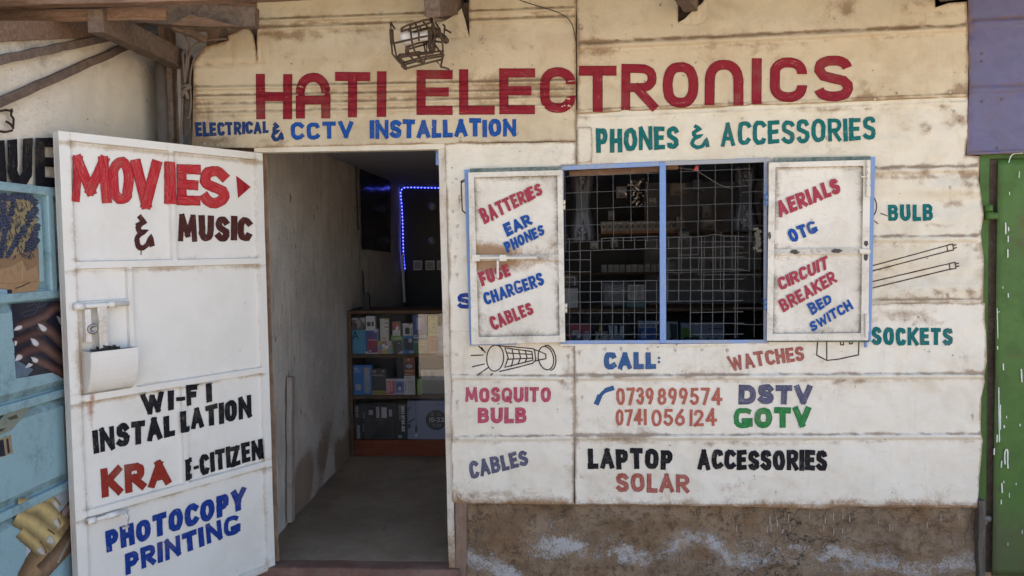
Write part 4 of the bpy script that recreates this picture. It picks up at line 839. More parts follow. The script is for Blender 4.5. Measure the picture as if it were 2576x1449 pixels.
def shutter(cor, inner, flange, mids, yb, yf, lab):
    """cor: TL,TR,BR,BL of the white frame; inner: same for panel edge; flange: blue back frame corners"""
    mb = MB(); cc = [V(p) for p in cor]; ii = [V(p) for p in inner]
    for k in range(4):
        a, b, c, d = cc[k], cc[(k+1) % 4], ii[(k+1) % 4], ii[k]
        mb.hexa([aty(p.x, p.y, -yf) for p in (a, b, c, d)] + [aty(p.x, p.y, -yb) for p in (a, b, c, d)], d=.3)
    (ma, mb_), (mc, md) = mids     # left y pair, right y pair
    xa = lerp(inner[0][0], inner[3][0], .5); xb = lerp(inner[1][0], inner[2][0], .5)
    P = [V((xa-1, ma)), V((xb+1, mc)), V((xb+1, md)), V((xa-1, mb_))]
    mb.hexa([aty(p.x, p.y, -yf+.002) for p in P] + [aty(p.x, p.y, -yb) for p in P], d=.5, r=.25)
    yp = -(yf-.016)
    nx, ny = 26, 44
    base = len(mb.v); midl, midr = (ma+mb_)/2, (mc+md)/2
    for j in range(ny+1):
        for i in range(nx+1):
            s_, t_ = i/nx, j/ny; q = ii[0].lerp(ii[1], s_).lerp(ii[3].lerp(ii[2], s_), t_)
            e = min(s_, 1-s_)*nx/26*210; e2 = min(t_, 1-t_)*400; my = lerp(midl, midr, s_); dm = q.y-my
            dd = (.45 if abs(dm) > 60 else .15)*math.exp(-(min(e, e2)/9)**2) + .28*math.exp(-(min(e, e2)/30)**2)
            rr = 1.35*math.exp(-((dm-6 if dm > 0 else dm+6)/34)**2)*(1 if lab_rust else .35)*(.35+.65*smooth(.75, .1, s_)) + .25*math.exp(-(e2/16)**2)
            mb.vert(aty(q.x, q.y, yp + .0025*nz(q.x*.012, q.y*.012, yb*9)), (1, 1, 1), min(1, dd), min(1.2, rr))
    for j in range(ny):
        for i in range(nx): a = base+j*(nx+1)+i; mb.face((a, a+nx+1, a+nx+2, a+1))
    o = mb.build('shutter', M['shutter'], shop, False, 0); tag(o, lab)
    f2 = [V(p) for p in flange]; mb = MB()
    mb.hexa([aty(p.x, p.y, -yb-.0005) for p in f2] + [aty(p.x, p.y, -.017) for p in f2], d=.25); 
    return o, yp
lab_rust = True
s1, yp1 = shutter([(1178, 434), (1415, 428), (1422, 860), (1186, 867)], [(1192, 446), (1402, 441), (1408, 844), (1204, 848)], None or [(1168, 428), (1414, 419), (1421, 866), (1182, 869)], ((641, 656), (640, 654)), .022, .058, 'rusty cream shutter folded back on the left of the window')
lab_rust = False
s2, yp2 = shutter([(1935, 409), (2190, 402), (2184, 856), (1929, 857)], [(1951, 421), (2172, 417), (2166, 838), (1944, 840)], [(1946, 397), (2202, 394), (2191, 859), (1931, 860)], ((626, 641), (624, 639)), .022, .058, 'cream shutter with burn marks folded back on the right of the window')
def sash(par, flange, top, yb, sidecorner):
    mb = MB(); f2 = [V(p) for p in flange]; mb.hexa([aty(p.x, p.y, -yb) for p in f2] + [aty(p.x, p.y, -.0172) for p in f2], d=.3); mb.build('shutter_frame', M['blue'], par)
    mb = MB(); f2 = [V(p) for p in top]; mb.hexa([aty(p.x, p.y, -yb-.003) for p in f2] + [aty(p.x, p.y, -yb+.002) for p in f2], d=.5); mb.build('shutter_frame', M['greenold'], par)
sash(s1, [(1168, 427), (1190, 427), (1204, 868), (1182, 870)], [(1182, 424), (1414, 418), (1414, 431), (1182, 437)], .0215, 0)
sash(s2, [(2176, 396), (2202, 394), (2191, 859), (2166, 859)], [(1946, 397), (2190, 393), (2190, 406), (1946, 411)], .0215, 0)
mb = MB(); fbar(mb, (1931, 857), (2186, 857), 7, -.028, -.018, .4); mb.build('shutter_frame', M['greenold'], s2)
mb = MB(); fbar(mb, (1186, 866), (1300, 864), 6, -.028, -.018, .4); mb.build('shutter_frame', M['blue'], s1)
P1 = lambda x, y, o=0.0: aty(x, y, yp1-.003-o); P2 = lambda x, y, o=0.0: aty(x, y, yp2-.003-o)
paint(s1, 'crimson', lambda mb: (word(mb, P1, 'BATTERIES', (1219, 565), (1366, 488), (-17, -37), (-9, -29), .22, .1), word(mb, P1, 'FUSE', (1212, 721), (1286, 693), (-10, -35), (-10, -29), .25, .13), word(mb, P1, 'CABLES', (1241, 832), (1344, 788), (-14, -34), (-10, -29), .22, .12)), 'three slanting crimson words')
paint(s1, 'blue', lambda mb: (word(mb, P1, 'EAR', (1276, 597), (1341, 563), (-12, -32), (-13, -26), .27, .1), word(mb, P1, 'PHONES', (1276, 637), (1371, 589), (-11, -27), (-7, -25), .24, .11), word(mb, P1, 'CHARGERS', (1222, 769), (1371, 716), (-9, -31), (-9, -31), .22, .1)), 'slanting blue words')
paint(s2, 'crimson', lambda mb: (word(mb, P2, 'AERIALS', (1961, 548), (2117, 483), (-11, -39), (-12, -37), .25, .12), word(mb, P2, 'CIRCUIT', (1964, 731), (2085, 675), (-11, -29), (-4, -33), .23, .11), word(mb, P2, 'BREAKER', (1971, 786), (2108, 709), (-15, -30), (-13, -28), .23, .11)), 'slanting crimson words')
paint(s2, 'blue', lambda mb: (word(mb, P2, 'OTG', (1993, 612), (2059, 583), (-15, -31), (-11, -30), .26, .12), word(mb, P2, 'BED', (2044, 793), (2094, 760), (-15, -28), (-7, -20), .25, .12), word(mb, P2, 'SWITCH', (2043, 836), (2148, 776), (-8, -22), (-13, -24), .24, .1)), 'slanting blue words')
mb = MB(); yf = -.066
mb.tube([aty(1190, 649, yf), aty(1350, 648, yf)], .0075, 10); 
for a, b in ((1188, 1207), (1257, 1274)): mb.box(aty(a, 641, -.058), aty(b, 657, -.076))
mb.tube([aty(1251, 648, yf), aty(1252, 658, yf-.018), aty(1252, 700, yf-.02)], .006, 8); mb.build('shutter_bolt', M['steelrust'] if 'steelrust' in M else M['shutter'], s1, False, .001)
mb = MB(); 
for y0, y1 in ((404, 417), (424, 436), (452, 464), (470, 494)): mb.box(aty(2177, y0, -.058), aty(2190, y1, -.072))
mb.tube([aty(2184, 405, -.068), aty(2184, 494, -.068)], .006, 8); mb.tube([aty(2166, 445, -.068), aty(2182, 443, -.07), aty(2184, 430, -.075)], .004, 6)
for y0, y1 in ((790, 810), (812, 834)): mb.box(aty(2174, y0, -.058), aty(2186, y1, -.072))
mb.tube([aty(2180, 790, -.068), aty(2179, 848, -.068)], .006, 8)
mb.box(aty(2160, 627, -.058), aty(2190, 637, -.07)); mb.build('shutter_bolt', M['shutter'], s2, False, .001)
mb = MB(); mb.box(aty(2174, 860, -.03), aty(2182, 874, -.042)); mb.build('shutter_pin', M['blue'], s2)
def scorch(mb, pts):
    for x, y, rx, ry in pts:
        ids = [mb.vert(aty(x + rx*math.cos(t)*rnd.uniform(.7, 1.25), y + ry*math.sin(t)*rnd.uniform(.7, 1.25), -.0592), (1, 1, 1), 1, 0) for t in [6.283*k/14 for k in range(14)]]; mb.face(ids)
t = NT('weld_scorch'); M['scorch'] = t.done(t.mix(t.noise(60, 4), (.03, .026, .024), (.10, .085, .07)), .8)
mb = MB(); scorch(mb, [(1999, 634, 11, 6), (2105, 631, 13, 6), (2179, 612, 6, 8), (2178, 646, 6, 9), (1936, 592, 4, 9)]); mb.build('weld_marks', M['scorch'], s2)
for sh, L in ((s1, [(1418, 503, 527), (1423, 764, 786)]), (s2, [(1929, 490, 517), (1926, 754, 779)]),):
    for x, a, b in L: mb = MB(); hinge(mb, x, a, b); mb.build('hinge', M['shutter'] if sh is s1 else M['blue'], sh, True)

# ------------------------------------------------------------------ roof timbers and eave
def tbar(name, p, q, wd, h, mat, par, seg=6, wob=.004, upv=(0, 0, 1), c=(1, 1, 1)):
    mb = MB(); mb.bar(p, q, wd, h, upv, seg=seg, wob=wob); return mb.build(name, mat, par, False, .004)
tbar('rafter', aty(240, 49, -.66), aty(448, 148, .02) , .064, .092, M['timber_dk'], shop)
tbar('rafter', aty(1085, 4, -.40), aty(1147, 0, .06), .066, .125, M['timber_dk'], shop)
tbar('rafter', aty(1712, -30, -.45), aty(1742, 14, .06), .060, .075, M['timber_dk'], shop)
tbar('rafter', aty(2380, -40, -.45), aty(2392, -12, .06), .075, .055, M['timber_dk'], shop)
tbar('eave_beam', aty(-620, 20, -.72), aty(2700, -95, -.72), .05, .072, M['timber'], shop, 24)
tbar('eave_beam', aty(333, 36, -.22), aty(648, 45, -.22), .05, .088, M['timber_dk'], shop, 8)
tbar('eave_board', aty(-300, 44, -.62), aty(420, 36, -.62), .016, .05, M['timber'], shop, 8)
mb = MB()   # splintered offcut wedged over the post
P = [aty(430, 62, -.30), aty(478, 36, -.32), aty(520, 44, -.31), aty(598, 66, -.30), aty(520, 66, -.29)]; Pb = [p+V((0, .04, .006)) for p in P]
mb.poly(P); mb.poly(Pb[::-1])
for k in range(5): mb.poly([P[k], Pb[k], Pb[(k+1) % 5], P[(k+1) % 5]])
mb.build('timber_offcut', M['timber'], shop)
tbar('brace', aty(428, 62, -.20), aty(520, 100, -.06), .03, .03, M['timber_dk'], shop)
# roof sheets: ribbed iron sloping to the eave
mb = MB(); NR = 200; zr = lambda y: 2.955 + .10*(y+.8)
for j, y in enumerate((-.86, -.3, .6, 2.0, 4.6)):
    for i in range(NR+1):
        x = lerp(-2.2, 2.75, i/NR); mb.vert((x, y, zr(y) + .009*math.cos(i*math.pi/2) + (.02 if y < -.8 else 0)*nz(x*2, 1)))
for j in range(4):
    for i in range(NR): a = j*(NR+1)+i; mb.face((a, a+1, a+NR+2, a+NR+1))
o = mb.build('roof_sheet', M['oldsteel'], shop, True); m_ = o.modifiers.new('thick', 'SOLIDIFY'); m_.thickness = .004
mb = MB(); mb.box((xl-.3, 4.4, 0), (2.7, 4.5, 3.4)); mb.box((2.6, .1, 0), (2.7, 4.4, 3.3)); mb.build('outer_wall', M['mud'], shop)
# corner between the two shops: mud strip, posts
zc0 = 2.86
def vstrip(name, x0, x1, y0, y1, mat, par, zt=zc0, seg=10, wob=.003, bev=.003):
    mb = MB(); xa, xb = aty(x0, 300).x, aty(x1, 300).x; mb.bar(((xa+xb)/2, (y0+y1)/2, 0), ((xa+xb)/2, (y0+y1)/2, zt), abs(y1-y0), xb-xa, (1, 0, 0), seg=seg, wob=wob); return mb.build(name, mat, par, False, bev)
mb = MB(); xa, xb = aty(395, 300).x, aty(660, 300).x
NU, NV = 34, 80
for j in range(NV+1):
    for i in range(NU+1):
        x = lerp(xa, xb, i/NU); z = lerp(0, 3.0, j/NV); mb.vert((x, .045 + .012*nz(x*9, z*9) + .005*nz(x*40, z*40), z))
for j in range(NV):
    for i in range(NU): a = j*(NU+1)+i; mb.face((a, a+1, a+NU+2, a+NU+1))
mb.build('mud_wall', M['mud'], shop, True)
vstrip('corner_post', 462, 484, -.015, .03, M['post'], shop, aty(470, 138).z)
vstrip('corner_batten', 420, 434, .0, .03, M['timber_dk'], shop)

# ------------------------------------------------------------------ cables
def cable(name, pts, r, mat, lab, n=8, seg=6, group=None):
    mb = MB(); mb.tube(chain(pts, n), r, seg); o = mb.build(name, mat, None, True); tag(o, lab, 'cable', group); return o
z2 = lambda x, y, d: aty((560+x*.3866)/1.4907, y*.3866/1.4907, d)
cable('electric_cable', [z2(180, 240, -.2), z2(300, 290, -.12), z2(385, 430, -.05), z2(375, 620, -.04), z2(345, 800, -.04), z2(320, 950, -.04), z2(315, 1150, -.03), z2(300, 1380, -.03)], .006, M['cable'], 'longest grey cable running down the corner post from the eave')
cable('electric_cable', [z2(750, 375, -.03), z2(620, 385, -.05), z2(500, 400, -.06), z2(420, 460, -.05), z2(370, 600, -.045), z2(350, 760, -.05)], .005, M['cable'], 'grey cable arching from the torn sheet corner to the post')
cable('electric_cable', [z2(550, 450, -.02), z2(470, 520, -.03), z2(430, 580, -.03), z2(395, 760, -.035), z2(405, 1000, -.03), z2(390, 1130, -.03), z2(360, 1150, -.035)], .0045, M['cable'], 'thin grey cable tight against the post edge and the sheet')
cable('electric_cable', [z2(345, 800, -.055), z2(330, 600, -.055), z2(325, 520, -.055), z2(350, 490, -.05), z2(365, 530, -.05), z2(345, 760, -.055)], .006, M['cable'], 'looped end of cable tied in a knot on the post')
cable('electric_cable', [z2(325, 840, -.06), z2(355, 830, -.07), z2(395, 840, -.06), z2(350, 870, -.065), z2(320, 930, -.05), z2(345, 880, -.06), z2(375, 960, -.05)], .009, M['cable'], 'short knotted rag of cable around the corner post')
cable('hanging_wire', [aty(1270, -14, -.5), aty(1330, 8, -.2), aty(1410, 34, -.07), aty(1438, 60, -.035), aty(1449, 104, -.03)], .0022, M['blackcable'], 'thin black wire drooping from the eave beside the sheet joint')
# wire cage with its lamp
zc_ = lambda x, y: (952.6+.1296*x, .1296*y)
lamp = empty('caged_lamp', aty(*zc_(1040, 360), -.20), 'round white bulb in a rusty home-made wire cage hung below a rafter', 'lamp')
def cg(L, r, d):
    r *= 1.3
    for l in L: cgm.tube([aty(*zc_(x, y), d + .02*math.sin(x*.01+y*.013)) for x, y in l], r, 5)
cgm = MB()
cg([[(230, 440), (240, 620), (250, 850), (262, 1040), (380, 1190), (530, 1330)], [(310, 560), (230, 440)], [(530, 1330), (880, 1240), (1240, 1150)], [(430, 560), (560, 490), (700, 450), (860, 395), (1010, 375)], [(430, 610), (600, 560), (720, 535), (1000, 440)], [(250, 850), (600, 770), (780, 730), (950, 700)],
    [(610, 610), (610, 500), (700, 450)], [(610, 500), (640, 780), (690, 960), (720, 1040)], [(710, 450), (780, 640), (780, 790)], [(1280, 500), (1278, 600), (1262, 700)], [(1270, 560), (1400, 635)], [(1180, 545), (1240, 830), (1250, 1000), (1225, 1160), (1205, 1290)], [(1250, 475), (1280, 505)]], .0035, -.30)
cg([[(300, 870), (350, 1110), (420, 1090), (720, 1035), (1000, 1010), (1260, 990)], [(560, 910), (760, 840), (950, 805)], [(600, 950), (800, 890), (940, 850)], [(880, 815), (910, 1060)], [(930, 800), (932, 1050), (880, 1230), (790, 1090)], [(1120, 1170), (1205, 1300), (1265, 1060)], [(1090, 870), (1220, 1040)], [(490, 1215), (850, 1110), (1230, 1050)], [(520, 1250), (880, 1150), (1240, 1090)], [(620, 640), (760, 590), (940, 540)], [(830, 600), (790, 500)], [(1205, 1300), (1290, 1315), (1370, 1350)]], .0033, -.22)
cg([[(245, 570), (262, 850)], [(1015, 370), (1060, 500), (1080, 700), (1060, 960)], [(400, 1090), (430, 1180), (470, 1270), (530, 1325)], [(560, 890), (550, 960), (555, 1050)], [(985, 520), (1010, 650), (990, 900), (1010, 960)], [(400, 1085), (560, 1070), (720, 1040), (800, 1030)]], .0075, -.26)
cg([[(340, 1130), (560, 1090), (790, 1060), (1060, 1030)], [(720, 1040), (880, 1230)], [(480, 1180), (500, 1280)], [(610, 640), (800, 590), (950, 560)], [(430, 580), (520, 600), (610, 610)], [(870, 430), (960, 540), (990, 700)], [(1100, 430), (1180, 560)], [(1150, 700), (1080, 750), (960, 860)], [(1240, 820), (1100, 800)], [(560, 1050), (700, 1180), (880, 1230)]], .0035, -.24)
cg([[(1085, 570), (1180, 680), (1290, 760), (1320, 810)]], .011, -.25)
cgm.build('wire_cage', M['rustwire'], lamp, True)
mb = MB(); c0 = aty(*zc_(540, 735), -.26); c1 = aty(*zc_(960, 690), -.26); ax = (c1-c0).normalized(); rb = .031
mb.lathe(c0, [(rb*math.sin(math.pi*k/10), -rb*math.cos(math.pi*k/10)) for k in range(8)] + [(rb*.62, rb*.85), (rb*.55, rb*1.3), (rb*.6, (c1-c0).length*.95), (rb*.3, (c1-c0).length)], ax, 18); mb.build('bulb', M['whiteplastic'], lamp, True)

# ------------------------------------------------------------------ neighbour on the left: plastered wall and teal gate
XN = aty(407, 356, .16).x
nb = empty('plastered_shop', (XN-.6, -1.0, 0), 'lime washed neighbouring shop on the left with a pale teal metal gate', 'shop')
wa, wb = atx(0, 99, XN), atx(250, 86, XN); wsl = (wb.z-wa.z)/(wb.y-wa.y)
def wtop(y): return max(2.15, min(2.85, wa.z + wsl*(y-wa.y)))
def nw(u, v):
    v = v/3.09*wtop(u)
    n = .007*nz(u*2.5, v*2.5) + .004*nz(u*9, v*9) + .0025*nz(u*26, v*26); b = smooth(2.35, 2.75, v)
    return Vector((XN + n - .0, u, v)), (1, 1, 1), min(1, .15 + .6*b*max(0, nz(u*3, v*5)+.35) + .9*max(0, nz(u*1.6+4, v*2.2)-.12)), 0
heightfield('wall', M['lime'], nb, nw, [-2.6+.03*i for i in range(94)], [0+.03*j for j in range(104)])
mb = MB(); Ys = [-2.55, -1.6, -.8, 0, .3, 4.4]
for ya, yb_ in zip(Ys, Ys[1:]): mb.hexa([(-5.5, ya, 0), (XN-.03, ya, 0), (XN-.03, ya, wtop(ya)), (-5.5, ya, wtop(ya)), (-5.5, yb_, 0), (XN-.03, yb_, 0), (XN-.03, yb_, wtop(yb_)), (-5.5, yb_, wtop(yb_))])
mb.build('wall', M['lime'], nb)
mb = MB(); mb.bar(atx(-200, 86, XN-.005) , atx(330, 68, XN-.005), .07, .046, (1, 0, 0), seg=10, wob=.002); mb.build('wall_plate', M['timber'], nb, False, .003)
mb = MB()
for i in range(161):
    x = lerp(-5.8, XN+.03, i/160)
    for y, z in ((-1.45, wtop(-1.45)+.16), (-.7, wtop(-.7)+.28), (.3, wtop(.3)+.2), (4.6, 3.4)): mb.vert((x, y, z + .009*math.cos(i*math.pi/2)))
for i in range(160):
    for j in range(3): a = 4*i+j; mb.face((a, a+4, a+5, a+1))
o = mb.build('roof_sheet', M['oldsteel'], nb, True); m_ = o.modifiers.new('thick', 'SOLIDIFY'); m_.thickness = .004
# dark downpipe against the corner
mb = MB(); px_ = aty(411, 300).x; mb.tube([(px_, -.002, 0), (px_-.002, -.002, aty(400, 150).z)], .026, 12); mb.build('drain_pipe', M['oldsteel'], nb, True)
NX = lambda x, y, o=0.0: atx(x, y, XN + .011 + o)
def battn(a, b, w_, lab):
    mb = MB(); p, q = atx(*a, XN+.02), atx(*b, XN+.02); mb.bar(p, q, .022, w_, (0, 0, 1), seg=12, wob=.003); mb.build('batten', M['timber_dk'], nb)
battn((-90, 172), (278, 92), .030, ''); battn((-60, 285), (324, 114), .030, '')
paint(nb, 'black', lambda mb: (block(mb, NX, 'U', 19, 352, 82, 465, 25, 346, 470, .01, base=.004), block(mb, NX, 'E', 90, 346, 158, 468, 24, 344, 474, .01, base=.004), ribbon(mb, [(3, 362), (8, 450)], 18, lambda a, b, l: NX(a, b, .004+l*.0003), step=8)), 'black capitals on the plastered wall half hidden by the white door')
paint(nb, 'darkbrown', lambda mb: lines(mb, lambda x, y, o: NX(x, y, .005+o), [chain([(2, 279), (16, 277), (30, 280)], 3), chain([(29, 276), (28, 290), (34, 300), (33, 318)], 3), chain([(16, 306), (26, 312), (33, 322)], 3), chain([(-2, 330), (14, 332), (30, 328)], 3)], 6), 'dark brown flourish on the plastered wall')
# gate: frame rails and raised panels
gate = MB(); gx0 = XN + .012
def gz(p): return atx(*p, gx0)
def grect(mb, y0, y1, z0, z1, xa, xb, bev=0.0, d=.15):
    if bev:
        P = [(y0, z0), (y1, z0), (y1, z1), (y0, z1)]; Q = [(y0+bev, z0+bev), (y1-bev, z0+bev), (y1-bev, z1-bev), (y0+bev, z1-bev)]
        for k in range(4):
            a, b, c, e = P[k], P[(k+1) % 4], Q[(k+1) % 4], Q[k]; mb.poly([(xa, *a), (xa, *b), (xb, *c), (xb, *e)], d=d)
        mb.poly([(xb, *q) for q in Q], d=d*.5)
    else: mb.box((xa, y0, z0), (xb, y1, z1), d=d)
zT = gz((60, 470)).z; zR1a, zR1b = gz((60, 728)).z, gz((60, 742)).z; 
yR = gz((300, 700)).y; yL = -2.2
z_rail = [gz((60, 469)).z, gz((60, 739)).z, gz((60, 1007)).z, gz((60, 1262)).z, .14]
yv = gz((119, 600)).y; yv2 = gz((175, 1100)).y
gate.box((gx0-.02, yL, .1), (gx0-.001, yR, z_rail[0]-.012), d=.2)
rails = MB()
for k, z in enumerate(z_rail): rails.box((gx0-.002, yL, z-.026), (gx0+.022, yR, z+.006), d=.35)
rails.box((gx0-.0025, yv-.016, z_rail[1]), (gx0+.021, yv+.018, z_rail[0]), d=.3); rails.box((gx0-.0025, yv2-.016, z_rail[3]), (gx0+.021, yv2+.02, z_rail[2]), d=.3)
rails.box((gx0-.0025, yR-.02, .1), (gx0+.0205, yR+.02, z_rail[0]), d=.3)
G_ = gate.build('gate', M['teal'], nb); tag(G_, 'pale teal pressed metal gate with three paper posters')
rails.build('gate_frame', M['teal'], G_, False, .004)
for (ya, yb_, k) in ((-1.25, yv-.018, 0), (yv+.02, yR-.03, 0), (-1.6, yR-.03, 1), (-1.6, yv2-.018, 2), (yv2+.022, yR-.03, 2), (-1.6, yR-.03, 3)):
    mb = MB(); grect(mb, ya, yb_, z_rail[k+1]+.012, z_rail[k]-.032, gx0-.0005, gx0+.014, .030, .5); mb.build('gate_panel', M['teal'], G_)  # panel bevels tinted darker to paint in their shadow lines
gs = gx0 + .0135
# posters on the gate
def poster(name, fn, lab):
    mb = MB(); fn(mb); o = mb.build(name, M['print']); return tag(o, lab, 'poster', 'paper posters on the teal gate')
def GP(x, y, o=0.0): return atx(x, y, gs + o)
def gpoly(mb, pts, c, lay): mb.poly([GP(x, y, .0008*lay) for x, y in pts], c)
def grib(mb, pts, th, c, lay, n=4): 
    pp = chain(pts, n) if len(pts) > 2 else pts
    ribbon(mb, pp, th, lambda a, b, l: GP(a, b, .0008*lay), step=6, jit=.05, across=1, c=c)
z5 = lambda x, y: (x*.3453/1.4907, (650+y*.3451)/1.4907)
def hair(mb):
    Q = lambda L: [z5(*p) for p in L]
    gpoly(mb, Q([(-60, 260), (60, 235), (200, 225), (300, 250), (370, 310), (395, 350), (400, 500), (415, 760), (420, 830), (-60, 950)]), (.30, .235, .12), 1)
    gpoly(mb, Q([(-60, 930), (420, 820), (430, 1180), (415, 1230), (395, 1295), (130, 1320), (80, 1260), (-60, 1270)]), (.26, .16, .085), 1.4)
    gpoly(mb, Q([(-60, 1055), (120, 1015), (245, 945), (290, 1065), (395, 1005), (430, 1160), (415, 1230), (395, 1295), (130, 1320), (80, 1260), (-60, 1230)]), (.36, .225, .12), 2)
    gpoly(mb, Q([(-60, 1255), (78, 1262), (85, 1330), (-60, 1340)]), (.25, .38, .45), 2.4); gpoly(mb, Q([(75, 1265), (130, 1262), (130, 1322), (85, 1328)]), (.02, .02, .03), 2.6)
    rr = random.Random(3); dk = (.022, .032, .07)
    paths = [[(390, 330), (330, 270), (240, 245), (140, 260), (60, 290)], [(60, 240), (0, 270), (-60, 330)], [(150, 270), (130, 400), (90, 520), (60, 640), (30, 760), (10, 900)], [(390, 380), (350, 470), (270, 590), (200, 700), (140, 800), (80, 900)], [(380, 420), (330, 430), (300, 480)], [(30, 330), (40, 420), (0, 520)], [(60, 470), (20, 560), (-40, 640)], [(410, 560), (385, 640), (350, 720), (300, 800)], [(410, 720), (360, 790), (280, 840)]]
    for p in paths:
        c = chain(Q(p), 6)
        for k in range(len(c)-1):
            a, b = V(c[k]), V(c[k+1]); t = (b-a); nn = V((-t.y, t.x)).normalized()
            for s_ in (-1, 1):
                e = a + nn*s_*rr.uniform(3, 9) - t*.5; grib(mb, [tuple(a+t), tuple(e)], 3.2, dk if rr.random() < .7 else (.05, .065, .11), 3 + .02*(k % 7), 1)
            grib(mb, [tuple(a), tuple(b+t*.3)], 8.5, lambda f, dd: tuple(x*(2.6-3.2*abs(f-.35)) for x in (.03, .04, .08)) , 2.9, 1)
            if k % 2: grib(mb, [tuple(a-nn*3), tuple(a+t+nn*3)], 1.2, (.13, .15, .20), 3.4, 1)
    for _ in range(260):
        x, y = rr.uniform(-30, 405), rr.uniform(300, 900); a = z5(x, y); an = rr.uniform(.6, 2.2); ln = rr.uniform(4, 12)
        grib(mb, [a, (a[0]+ln*math.cos(an), a[1]+ln*math.sin(an))], rr.uniform(1, 3), (.05, .055, .07), 2.5 + rr.random()*.3, 1)
    grib(mb, Q([(0, 1190), (150, 1195), (420, 1170)]), 1.0, (.22, .12, .06), 3, 2); grib(mb, Q([(245, 950), (242, 1180)]), 1.2, (.5, .34, .19), 3.1, 1)
    grib(mb, Q([(170, 1250), (240, 1225), (320, 1190)]), 2.5, (.06, .04, .03), 3.2, 2)
poster('poster', hair, 'poster of braided hair seen from behind, highest on the teal gate')
def finger(mb, pts, th, c, nail, lay, ncol=(.62, .60, .60), nl=.0):
    c2 = tuple(x*1.35 for x in c); pp = chain(pts, 6)
    ribbon(mb, pp, th, lambda a, b, l: GP(a, b, .0008*lay), step=4, jit=.012, across=10, c=lambda f, dd: tuple(x*(1.0*math.exp(-((f-.42)/.34)**2)+.38)*(1+.10*nz(dd*.05, f*3)) for x in c))
    if nail:
        nn_ = chain(nail+[nail[0]], 5)[:-1]; mx, my = sum(n[0] for n in nn_)/len(nn_), sum(n[1] for n in nn_)/len(nn_)
        gpoly(mb, nn_, tuple(x*.7 for x in ncol), lay+.7); gpoly(mb, [(mx+(n[0]-mx)*.72, my+(n[1]-my)*.72) for n in nn_], ncol, lay+.9)
z6 = lambda x, y: (x*.4144/1.4907, (1100+y*.4141)/1.4907)
def nails1(mb):
    Q = lambda L: [z6(*p) for p in L]; sk = (.085, .042, .036)
    gpoly(mb, Q([(102, 95), (600, 60), (640, 690), (145, 772), (120, 340)]), (.018, .018, .03), 1); gpoly(mb, Q([(142, 600), (300, 690), (250, 750), (145, 772)]), (.10, .15, .20), 1.3)
    finger(mb, Q([(620, 130), (500, 130), (400, 210), (280, 260), (190, 300)]), 24, (.10, .055, .046), Q([(122, 338), (150, 300), (195, 292), (198, 318), (160, 335)]), 2)
    finger(mb, Q([(420, 330), (300, 370), (160, 430)]), 22, (.07, .032, .03), Q([(132, 430), (155, 435), (150, 465), (134, 475)]), 2.2)
    finger(mb, Q([(330, 500), (250, 520), (185, 560)]), 24, (.075, .032, .032), Q([(138, 600), (160, 555), (200, 560), (195, 595), (140, 615)]), 2.4)
    finger(mb, Q([(650, 560), (560, 440), (450, 340), (395, 305)]), 27, (.11, .062, .05), Q([(340, 272), (385, 285), (424, 320), (405, 346), (372, 335)]), 2.8)
    finger(mb, Q([(650, 650), (560, 600), (440, 510), (340, 450)]), 28, (.105, .058, .045), Q([(272, 405), (315, 415), (352, 450), (335, 480), (300, 465)]), 3.2)
    finger(mb, Q([(560, 720), (450, 660), (370, 620), (330, 605)]), 22, (.10, .05, .042), Q([(278, 575), (310, 580), (346, 600), (335, 628), (300, 620)]), 3.6)
    gpoly(mb, Q([(225, 677), (260, 630), (300, 645), (270, 668)]), (.55, .55, .56), 3.7); gpoly(mb, Q([(510, 205), (550, 220), (600, 260), (590, 300), (545, 285)]), (.42, .41, .42), 3.8)
    for p in ([(185, 190), (250, 160), (330, 150), (300, 190), (210, 210)], [(250, 120), (320, 95), (340, 140)], [(360, 90), (350, 130), (420, 95)]): grib(mb, Q(p), 1.3, (.09, .10, .13), 1.7, 4)
poster('poster', nails1, 'dark poster of crossed brown hands with long white nails on the teal gate')
z7 = lambda x, y: (x*.3175/1.4907, (1700+y*.3175)/1.4907)
